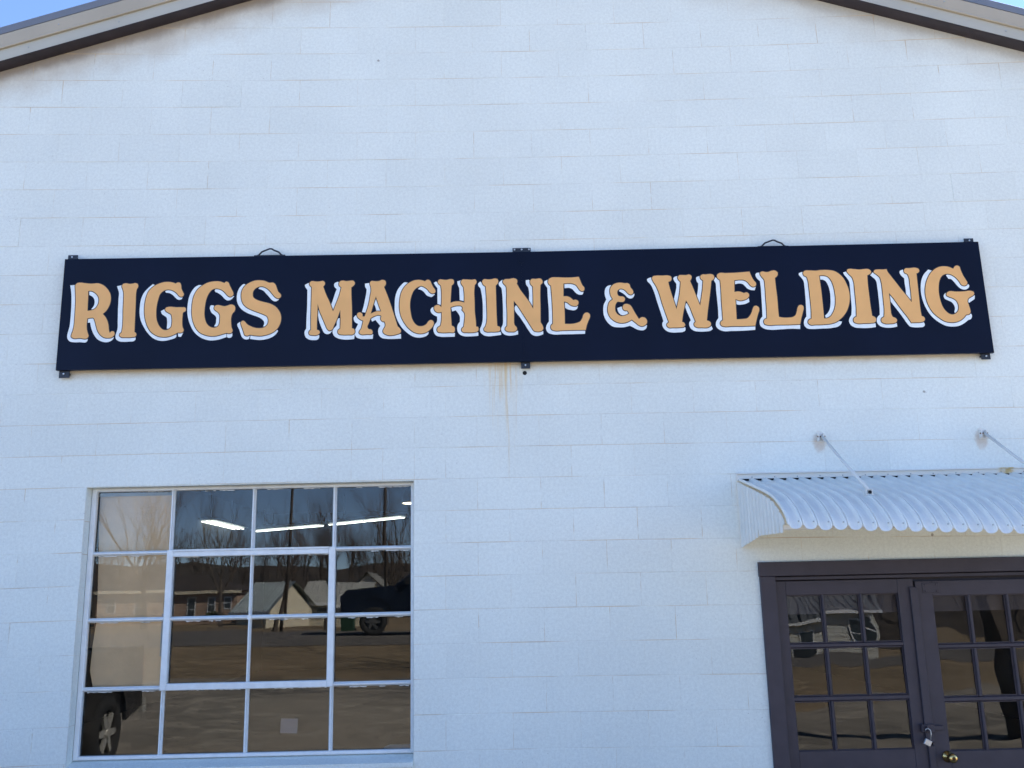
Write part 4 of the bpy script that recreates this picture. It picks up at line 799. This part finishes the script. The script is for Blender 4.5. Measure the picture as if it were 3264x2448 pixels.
def parse(s):
    out = []
    for t in s.split():
        c = t.endswith('*'); x, z = t.rstrip('*').split(','); out.append((int(x)/2000-2.31-SX, int(z)/2000, c))
    return out
def smooth(pts, sub=5):
    n = len(pts); out = []
    for i in range(n):
        p1, p2 = pts[i], pts[(i+1) % n]
        p0 = p1 if p1[2] else pts[i-1]; p3 = p2 if p2[2] else pts[(i+2) % n]
        L = math.dist(p1[:2], p2[:2])
        if L < 1e-6: continue
        def tang(a, b, c):               # tangent at b, scaled to this segment's length (no overshoot on uneven spacing)
            d1 = math.dist(a[:2], b[:2]) or L; d2 = math.dist(b[:2], c[:2]) or L
            return [((b[k]-a[k])/d1*d2 + (c[k]-b[k])/d2*d1)/(d1+d2) for k in (0, 1)]
        t1 = [(p2[k]-p1[k])/L for k in (0, 1)] if p1[2] else tang(p0, p1, p2)
        t2 = [(p2[k]-p1[k])/L for k in (0, 1)] if p2[2] else tang(p1, p2, p3)
        for s in range(sub):
            t = s/sub; h00 = 2*t**3-3*t*t+1; h10 = t**3-2*t*t+t; h01 = -2*t**3+3*t*t; h11 = t**3-t*t
            out.append(tuple(h00*p1[k] + h10*L*t1[k] + h01*p2[k] + h11*L*t2[k] for k in (0, 1)))
    return out
def wind(loop, x, z):
    w_ = 0
    for i in range(len(loop)):
        x0, z0 = loop[i-1]; x1, z1 = loop[i]
        if z0 <= z < z1 and (x1-x0)*(z-z0)-(x-x0)*(z1-z0) > 0: w_ += 1
        elif z1 <= z < z0 and (x1-x0)*(z-z0)-(x-x0)*(z1-z0) < 0: w_ -= 1
    return w_
def offset(loop, d):
    n = len(loop); s = 1 if area(loop) > 0 else -1; out = []
    for i in range(n):
        a = Vector(loop[i])-Vector(loop[i-1]); b = Vector(loop[(i+1) % n])-Vector(loop[i])
        if a.length < 1e-9 or b.length < 1e-9: continue
        a.normalize(); b.normalize(); na = Vector((a.y, -a.x)); nb = Vector((b.y, -b.x)); m_ = na+nb
        if m_.length < .2: m_ = na
        m_.normalize(); out.append(tuple(Vector(loop[i]) + m_*s*d*min(1/max(m_.dot(na), .5), 1.6)))
    return out
def fill(solid, holes, y):
    vs_, es = [], []
    for lp in solid + holes:
        o = len(vs_); vs_ += [Vector(p) for p in lp]; es += [(o+i, o+(i+1) % len(lp)) for i in range(len(lp))]
    v, e, f, *_ = delaunay_2d_cdt(vs_, es, [], 0, 1e-6)
    fs = []
    for t in f:
        cx = sum(v[i].x for i in t)/len(t); cz = sum(v[i].y for i in t)/len(t)
        if any(wind(l, cx, cz) for l in solid) and not any(wind(l, cx, cz) for l in holes): fs.append(tuple(t))
    used = sorted({i for t in fs for i in t}); mp = {i: k for k, i in enumerate(used)}
    out = []
    for t in fs:
        a, b, c = [v[i] for i in t[:3]]
        if (b-a).cross(c-a) < 0: t = tuple(reversed(t))
        out.append(tuple(mp[i] for i in t))
    q = MB(); q.add([(v[i].x, y, v[i].y) for i in used], out); return q
for name, outer, holes, shades in LETTERS:
    o_ = smooth(parse(outer)); hs = [smooth(parse(h)) for h in holes]; sh = [smooth(parse(s)) for s in shades]
    L = fill([o_], hs, -.0632).build('letter', SIGN_TAN, sign)
    fill([offset(o_, .0050)], [offset(h, -.0050) for h in hs], -.0622).build('letter_outline', SIGN_LINE, L)
    fill(sh, [], -.0612).build('letter_shade', SIGN_WHITE, L)

# ---------------------------------------------------------------- the street behind the camera, seen in the panes
def fixr(o): return o
BARK = mat('grey brown bark', (0.085, 0.068, 0.055), 0.9, noise=0.3, nscale=6)
TWIG = mat('brown twigs', (0.11, 0.075, 0.055), 0.9)
def tree_mesh(seed, h, depth=5, spread=.5, r0=.16, dense=3):
    rnd = random.Random(seed); q = MB()
    def grow(p, d, L, r, lev):
        n = 3 if lev < 2 else 2; pts = [p]; c = p.copy(); dd = d.copy(); kids = []
        for i in range(n):
            dd = (dd + Vector((rnd.uniform(-.13, .13), rnd.uniform(-.13, .13), .05))).normalized(); c = c + dd*L/n; pts.append(c.copy())
            if lev < depth and (i >= 1 or lev > 0): kids.append((c.copy(), dd.copy(), r*(1-.45*(i+1)/n)))
        q.tube(pts, [r*(1-.5*i/n) for i in range(n+1)], 6 if lev == 0 else 4 if lev < 3 else 3, 0 if lev < 3 else 1, cap=False)
        if lev < depth:
            for kp, kd, kr in kids:
                for _ in range(dense if kp == kids[-1][0] else 1 if lev else 2):
                    a = rnd.uniform(0, 2*math.pi); s = spread*rnd.uniform(.6, 1.3)
                    side = Vector((math.cos(a), math.sin(a), rnd.uniform(-.1, .5)))
                    grow(kp, (kd+side*s).normalized(), L*rnd.uniform(.55, .82), kr*rnd.uniform(.55, .75), lev+1)
    grow(Vector((0, 0, 0)), Vector((0, 0, 1)), h*.36, r0, 0); return q
tmeshes = [tree_mesh(s, h, 5, sp, r) for s, h, sp, r in ((1, 11, .55, .2), (2, 9, .6, .15), (3, 13, .5, .26), (4, 8, .75, .16))]
tm = [(q.mesh('bare_tree', [BARK, TWIG])) for q in tmeshes]
def tree(i, x, y, s, rot, lab):
    o = link('bare_tree', tm[i]); o.location = (x, y, gz(y)-.05); o.scale = (s, s, s); o.rotation_euler = (0, 0, rot)
    tag(o, lab, 'tree', 'bare trees across the road')
for i, x, y, s, r_, lab in [
    (2, -27.0, -69.0, 1.05, .3, 'tall bare tree standing between the tan house and the grey roofed shed'),
    (0, -20.6, -66.0, .95, 1.7, 'bare tree in front of the steep grey metal roof'),
    (3, -13.2, -52.5, 1.0, 2.2, 'bare low-branching tree nearest the road'),
    (1, -11.2, -58.0, 1.1, 4.1, 'slim bare tree right of the low shed roof'),
    (3, -16.1, -84.0, 1.25, 5.5, 'spreading bare tree beside the white house'),
    (0, -9.4, -76.0, 1.0, 2.9, 'bare tree behind the parked dark pickup'),
    (2, -5.6, -60.0, .9, 0.9, 'thick trunked bare tree reflected at the window right edge'),
    (1, -36.0, -75.0, 1.2, 3.3, 'bare tree at the left gable of the tan house'),
    (3, -44.0, -66.0, 1.1, 1.2, 'wide bare tree reflected in the papered panes'),
    (0, 7.5, -44.0, .95, 1.4, 'leaning bare tree reflected in the right door'),
    (2, 16.0, -58.0, 1.0, 2.5, 'tall bare tree beyond the doors reflection'),
    (2, 7.6, -7.6, .95, 0.4, 'near bare tree at the lot edge, its trunk dark in the right door')]:
    tree(i, x, y, s, r_, lab)
# far wooded rise: one mass
wood = MB(); rnd = random.Random(33)
small = tree_mesh(9, 10, 4, .5, .18, 3)
for i in range(260):
    x = -150 + i*1.05 + rnd.uniform(-1.5, 1.5); y = -116 - rnd.uniform(0, 50); s = rnd.uniform(.7, 1.15); a = rnd.uniform(0, 6.28); ca, sa_ = math.cos(a)*s, math.sin(a)*s
    o = len(wood.v); wood.v += [(x+ca*vx-sa_*vy, y+sa_*vx+ca*vy, vz*s+ (-y-116)*.12) for vx, vy, vz in small.v]; wood.f += [tuple(j+o for j in f) for f in small.f]; wood.m += small.m
o = wood.build('distant_wood', [BARK, TWIG]); tag(o, 'bare winter wood on the rise beyond the houses', 'wood', kind='stuff')
UNDER = mat('leaf litter slope', (0.055, 0.042, 0.03), 0.95, noise=0.4, nscale=.3, bump=1, bscale=2, bdist=.5)
q = MB(); n = 60; rnd = random.Random(4); v = []
for i in range(n+1):
    x = -220 + 8*i; v += [(x, -112, -.1), (x, -150, 5.0+rnd.uniform(-.5, .5)), (x, -205, 9.5+rnd.uniform(-1.2, 1.6)), (x, -300, 10)]
q.add(v, [(4*i+k, 4*i+4+k, 4*i+5+k, 4*i+1+k) for i in range(n) for k in range(3)]); tag(q.build('hillside', UNDER), kind='structure')

def house(name, lab, x0, x1, y, dep, h, rise, wallm, roofm, wins, cat='house', gable=False, over=.5, fascia=None, rot=0):
    o = empty(name, ((x0+x1)/2, y-dep/2, 0), label=lab, cat=cat); o.rotation_euler = (0, 0, rot); hx = (x1-x0)/2; hy = dep/2
    q = MB(); q.box(-hx, hx, -hy, hy, 0, h); q.build('wall', wallm, o)
    nb_ = int(h/.22)
    q = MB()
    for i in range(1, nb_): q.box(-hx, hx, hy+.001, hy+.018, i*.22, i*.22+.02)
    s_ = q.build('siding_edges', wallm, o); s_['kind'] = 'stuff'
    r = MB(); a, b = hx+over, hy+over
    if gable == 'front':
        r.add([(-a,-b,h-.15),(0,-b,h+rise),(a,-b,h-.15),(-a,b,h-.15),(0,b,h+rise),(a,b,h-.15)], [(0,1,4,3),(1,2,5,4),(0,3,5,2)])
        g_ = MB(); g_.prism([(-hx, h), (hx, h), (0, h+rise-.15)], 'y', hy-.05, hy); g_.build('gable', wallm, o)
    elif gable:
        r.add([(-a,-b,h-.1),(a,-b,h-.1),(a,b,h-.1),(-a,b,h-.1),(-a,0,h+rise),(a,0,h+rise)], [(3,2,5,4),(1,0,4,5)])
        for k in range(int(a*2/.45)):    # standing seams
            x = -a+.2+.45*k; r.add([(x-.02,b,h-.1),(x+.02,b,h-.1),(x+.02,0,h+rise),(x-.02,0,h+rise),(x,b,h-.03),(x,0,h+rise+.07)], [(0,4,5,3),(4,1,2,5)])
        g_ = MB(); g_.prism([(-hy, h), (hy, h), (0, h+rise-.2)], 'x', hx-.05, hx); g_.prism([(-hy, h), (hy, h), (0, h+rise-.2)], 'x', -hx, -hx+.05); g_.build('gable', wallm, o)
    else:
        r.add([(-a,-b,h),(a,-b,h),(a,b,h),(-a,b,h),(-a+b,0,h+rise),(a-b,0,h+rise)], [(3,2,5,4),(1,0,4,5),(0,3,4),(2,1,5),(0,1,2,3)])
    rr = r.build('roof', roofm, o)
    if gable != 'front':
        f = MB(); zf = h-.02 if not gable else h-.12
        f.box(-a-.02, a+.02, b, b+.03, zf-.2, zf+.05); f.build('fascia', fascia or WHITE_METAL, o)
    for (wx, wz, ww, wh) in wins:
        f = MB(); f.box(wx-ww/2-.07, wx+ww/2+.07, hy+.02, hy+.05, wz-wh/2-.07, wz+wh/2+.07); fo = f.build('window', WHITE_METAL, o)
        g_ = MB(); g_.box(wx-ww/2, wx+ww/2, hy+.0505, hy+.06, wz-wh/2, wz-.03); g_.box(wx-ww/2, wx+ww/2, hy+.0505, hy+.06, wz+.03, wz+wh/2); g_.build('pane', mat('far pane', (.03,.04,.05), .1), fo)
    return o
TAN_WALL = mat('tan brick siding', (0.38, 0.27, 0.20), 0.85, noise=.12, nscale=2); BROWN_ROOF = mat('brown shingles', (0.05, 0.038, 0.032), .9, noise=.2, nscale=2)
GREY_TIN = mat('grey tin roof', (0.28, 0.33, 0.34), .4, .3, noise=.25, nscale=1.5); CREAM = mat('cream boards', (.62, .56, .42), .8)
PALE = mat('pale siding', (.55, .55, .5), .8)
house('tan_house', 'tan sided house with brown hip roof and narrow white windows reflected in the window', -34.5, -22.8, -78, 8, 2.95, 1.5, TAN_WALL, BROWN_ROOF,
      [(-3.2+1.0, 1.6, .7, 1.9), (-.3+.6, 1.75, .45, 1.1), (2.1, 1.45, .6, 1.9), (3.75, 1.75, .5, 1.1), (5.1, 1.9, .5, .9), (-4.6, 1.75, .6, 1.1)], fascia=CREAM)
house('tin_roof_shed', 'shed with grey standing seam tin roof and cream gable', -19.9, -15.9, -69, 4.2, 1.2, 2.15, CREAM, GREY_TIN, [], 'shed', True, .4, None, math.radians(36))
house('low_shed', 'long low shed under a pale tin roof', -15.6, -10.9, -72, 6, 1.7, 1.7, CREAM, mat('pale tin roof', (.42,.42,.38), .6, noise=.1, nscale=1), [(-1.1, .9, .7, .6), (1.2, .9, .7, .6)], 'shed', True)
house('white_house', 'small white house with porch seen between bare trunks', -17.0, -13.5, -104, 8, 3.2, 1.9, PALE, mat('grey shingles', (.22,.22,.2), .9), [(-.9, 1.7, .7, 1.5), (.9, 1.7, .7, 1.5)], 'house', 'front')
house('grey_bungalow', 'pale sided bungalow reflected in the glass doors', 13.5, 22.0, -52, 8, 3.0, 2.4, PALE, mat('slate shingles', (.09,.1,.11), .9), [(-3.5, 1.6, 1.0, 1.3), (0, 1.1, .95, 2.0), (3.4, 1.6, 1.2, 1.3)], 'house', True)
# seams on the tin roofs
# shrubs by the tan house
SHRUB = mat('dark evergreen shrub', (0.035, 0.045, 0.018), .8, noise=.5, nscale=3)
def shrub(x, y, s, lab):
    rnd = random.Random(int(x*10)); q = MB()
    for _ in range(420):
        a = rnd.uniform(0, 6.28); b = rnd.uniform(-.2, 1.4); r = s*rnd.uniform(.55, 1.0); c = Vector((math.cos(a)*math.cos(b)*r, math.sin(a)*math.cos(b)*r, max(.05, s*.55+math.sin(b)*r*.6)))
        d = Vector((rnd.uniform(-1,1), rnd.uniform(-1,1), rnd.uniform(-1,1))).normalized()*.13; e = d.cross(Vector((rnd.random(), rnd.random(), 1))).normalized()*.08
        q.add([c-d-e, c+d-e, c+d+e, c-d+e], [(0,1,2,3)])
    o = q.build('shrub', SHRUB); o.location = (x, y, 0); tag(o, lab, 'shrub')
shrub(-24.2, -76.5, 1.0, 'dark shrub at the front of the tan house'); shrub(-21.9, -77.0, .9, 'dark shrub at the right corner of the tan house')

def pole(x, y, h, lab, lean=0):
    o = empty('utility_pole', (x, y, gz(y)), label=lab, cat='utility pole', group='utility poles by the road')
    q = MB(); q.tube([(0, 0, 0), (lean, 0, h)], [.065, .045], 10); q.build('post', BARK, o, True)
    q = MB(); q.box(lean*.95-1.1, lean*.95+1.1, -.16, -.09, h-.75, h-.63); q.build('crossarm', BARK, o)
    for t in (-1.0, -.4, .4, 1.0):
        q = MB(); q.lathe([(0, .03), (.05, .045), (.1, .03), (.14, .045), (.17, .0)], (lean*.95+t, -.125, h-.63), 'z', 8); q.build('insulator', GREY_METAL, o)
pole(-8.05, -31.6, 8.6, 'dark wooden utility pole reflected in the third column of panes', .25)
pole(-3.8, -28.7, 7.9, 'nearer dark wooden pole reflected in the right column of panes', .1)
pole(22, -31, 8.8, 'wooden utility pole far right beyond the doors'); pole(-45, -32, 8.8, 'wooden utility pole far left down the road')
def wire(a, b, sag, lab):
    a, b = Vector(a), Vector(b); pts = [a.lerp(b, t/16) + Vector((0, 0, -4*sag*(t/16)*(1-t/16))) for t in range(17)]
    q = MB(); q.tube(pts, .014, 5, cap=False); tag(q.build('power_line', BLACK_STEEL), lab, 'power line', 'overhead lines')
wire((-45, -32, 8.3), (-7.85, -31.7, 8.5), .5, 'overhead line running left from the middle pole'); wire((-7.85, -31.7, 8.5), (22, -31, 8.3), .5, 'overhead line running right from the middle pole')
wire((-7.85, -31.7, 7.9), (-3.8, -28.8, 8.2), .15, 'overhead line from the middle pole to the nearer pole'); wire((-3.8, -28.8, 8.2), (7.9, .5, 4.6), .25, 'service line dropping from the nearer pole to the workshop eave')
wire((-45, -32, 7.6), (-3.8, -28.8, 7.6), .6, 'low overhead line crossing to the nearer pole')

# ---------------------------------------------------------------- pickups
def pickup(name, lab, loc, rot, paint, lift=0.0):
    o = empty(name, loc, label=lab, cat='pickup truck'); o.rotation_euler = (0, 0, rot)
    CAR = mat(name+' paint', paint, .25, .2, spec=.6); BLK = mat('black trim', (.012,.012,.013), .5); TY = mat('tyre rubber', (.018,.018,.018), .85); RIM = mat('bright alloy', (.45,.44,.40) if lift < .1 else (.12,.12,.12), .55, .5)
    CG = mat('car glass', (.02,.025,.03), .05)
    L0, L1, W_ = -2.75, 2.75, .97; wy = (-1.75, 1.72); R = .40
    def prof(top):                       # lower body side profile along y with wheel arches
        pts = [(L1, .62), (L1-.02, 1.0), (L1-.18, 1.16), (1.35, 1.24), (1.3, 1.26), (-1.0, 1.28), (-2.70, 1.28), (L0, 1.2), (L0, .55)]
        for c in wy:
            for k in range(9): a = math.pi - math.pi*k/8; pts.append((c+.50*math.cos(a), max(.40, .42+.50*math.sin(a))))
        pts.append((L1-.25, .42)); return [(y, z+lift) for y, z in pts]
    # side panels, then deck and ends, so that arches stay open
    pf = prof(0)
    for s in (-1, 1):
        v2 = [Vector(p) for p in pf]; v, e, f, *_ = delaunay_2d_cdt(v2, [(i, (i+1) % len(v2)) for i in range(len(v2))], [], 0, 1e-6)
        f = [t for t in f if wind([tuple(p) for p in pf], sum(v[i].x for i in t)/3, sum(v[i].y for i in t)/3)]
        q = MB(); x = s*W_
        q.add([(x, p.x, p.y) for p in v] + [(x-s*.05, p.x, p.y) for p in v], [tuple(t) for t in f] + [tuple(i+len(v) for i in reversed(t)) for t in f])
        n = len(pf); q.add([(x, a, b) for a, b in pf] + [(x-s*.05, a, b) for a, b in pf], [(i, (i+1) % n, n+(i+1) % n, n+i) for i in range(n)])
        q.build('side_panel', CAR, o)
    top = [(L1, .62), (L1-.02, 1.0), (L1-.18, 1.16), (1.35, 1.24), (1.3, 1.26), (.95, 1.27)]
    q = MB(); q.prism([(y, z+lift) for y, z in top] + [(.95, .5+lift), (L1-.05, .5+lift)], 'x', -W_+.05, W_-.05); q.build('hood', CAR, o)
    q = MB(); q.box(-W_+.05, W_-.05, L0, .95, .52+lift, .78+lift); q.box(-W_+.05, W_-.05, L0, L0+.05, .78+lift, 1.26+lift); q.build('bed', CAR, o)
    cab = [(1.15, 1.26), (.45, 1.80), (.2, 1.86), (-.95, 1.86), (-1.12, 1.80), (-1.2, 1.26)]
    q = MB(); v = []
    for s in (-1, 1):
        for y, z in cab: v.append((s*(W_-.06-(z-1.26)*.22), y, z+lift))
    n = len(cab); q.add(v, [tuple(range(n)), tuple(reversed(range(n, 2*n)))] + [(i, (i+1) % n, n+(i+1) % n, n+i) for i in range(n)]); q.build('cab', CAR, o)
    for s in (-1, 1):
        for y0, y1, y2, y3 in ((.98, .48, -.12, -.12), (-.2, -.2, -.92, -1.05)):
            q = MB(); pp = [(y0, 1.30), (y1, 1.76), (y2, 1.76), (y3, 1.30)]
            q.add([(s*(W_-.055-(z-1.26)*.22), y, z+lift) for y, z in pp] , [(0,1,2,3) if s > 0 else (3,2,1,0)]); q.build('side_window', CG, o)
        q = MB(); q.box(min(s*W_, s*(W_+.2)), max(s*W_, s*(W_+.2)), .72, .84, 1.28+lift, 1.50+lift); q.build('mirror', BLK, o)
        for yy in (.05, -.85):
            q = MB(); q.box(min(s*W_, s*(W_+.03)), max(s*W_, s*(W_+.03)), yy-.1, yy+.05, 1.10+lift, 1.14+lift); q.build('door_handle', RIM, o)
        q = MB(); q.box(min(s*.62, s*.94), max(s*.62, s*.94), L1-.005, L1+.03, .80+lift, 1.0+lift); q.build('headlight', mat('lamp lens', (.5,.5,.5), .1), o)
        q = MB(); q.box(min(s*.82, s*.965), max(s*.82, s*.965), L0-.03, L0+.005, .85+lift, 1.2+lift); q.build('tail_light', mat('red lens', (.25,.01,.01), .2), o)
        for c in wy:
            q = MB(); xx = s*(W_-.13); k = s
            q.lathe([(-.12, .25), (-.13, .36), (-.09, R), (.09, R), (.13, .36), (.12, .25), (.06, .24)], (xx, c, R), 'x', 28); wo = q.build('wheel', TY, o, True)
            q = MB(); q.lathe([(k*.05, .0), (k*.05, .245), (k*.115, .25), (k*.12, .262)], (xx, c, R), 'x', 28); q.build('rim_dish', mat('dark rim', (.06,.06,.06), .5), wo)
            for j in range(6):
                a = j*math.pi/3; d = Vector((0, math.cos(a), math.sin(a))); e = Vector((0, -math.sin(a), math.cos(a))); c0 = Vector((xx+k*.118, c, R))
                q = MB(); vv = []
                for off_ in (0, -k*.03):
                    u0 = Vector((off_, 0, 0)); vv += [c0+u0+e*.05, c0+u0+d*.235+e*.032, c0+u0+d*.235-e*.032, c0+u0-e*.05]
                q.add(vv, [(0,1,2,3), (7,6,5,4), (0,4,5,1), (1,5,6,2), (2,6,7,3), (3,7,4,0)]); q.build('spoke', RIM, wo)
            q = MB(); q.lathe([(k*.13, 0), (k*.13, .05), (k*.10, .07)], (xx, c, R), 'x', 16); q.build('hub_cap', RIM, wo)
    q = MB(); pp = [(1.08, 1.30), (.50, 1.77)]
    q.add([(-.80, 1.10, 1.31+lift), (.80, 1.10, 1.31+lift), (.72, .52, 1.765+lift), (-.72, .52, 1.765+lift)], [(0,1,2,3)])
    q.v = [(x, y+.012, z+.008) for x, y, z in q.v]; q.build('windscreen', CG, o)
    q = MB(); q.box(-.58, .58, L1-.004, L1+.03, .70+lift, 1.02+lift); q.build('grille', BLK, o)
    q = MB(); q.box(-.98, .98, L1+.0, L1+.12, .42+lift, .62+lift); q.build('bumper', RIM, o); q = MB(); q.box(-.98, .98, L0-.12, L0, .45+lift, .62+lift); q.build('bumper', RIM, o)
    return o
pickup('pickup_truck', 'dark pickup parked by the workshop, its bright wheel reflected in the lower left pane', (-5.05, -3.72, 0), 0, (.012, .013, .016), .06)
pickup('pickup_truck', 'dark blue pickup parked near the road, reflected at the right edge of the window', (-1.75, -23.9, gz(-23.9)+.01), math.radians(84), (.008, .015, .032), .15)
bin_ = empty('wheeled_bin', (-5.9, -34, gz(-34)), label='green wheeled bin at the roadside beyond the parked pickup', cat='bin')
q = MB(); q.add([(-.24,-.27,.08),(.24,-.27,.08),(.24,.27,.08),(-.24,.27,.08),(-.3,-.35,1.0),(.3,-.35,1.0),(.3,.35,1.0),(-.3,.35,1.0)], [(0,3,2,1),(4,5,6,7),(0,1,5,4),(1,2,6,5),(2,3,7,6),(3,0,4,7)]); GREEN = mat('green plastic', (.012,.05,.028), .5); q.build('body', GREEN, bin_)
q = MB(); q.box(-.31, .31, -.38, .36, 1.001, 1.06); q.build('lid', GREEN, bin_)
for s in (-1, 1):
    q = MB(); q.lathe([(-.03, 0), (-.03, .1), (.03, .1), (.03, 0)], (s*.28, -.28, .1), 'x', 12); q.build('wheel', DARK, bin_)
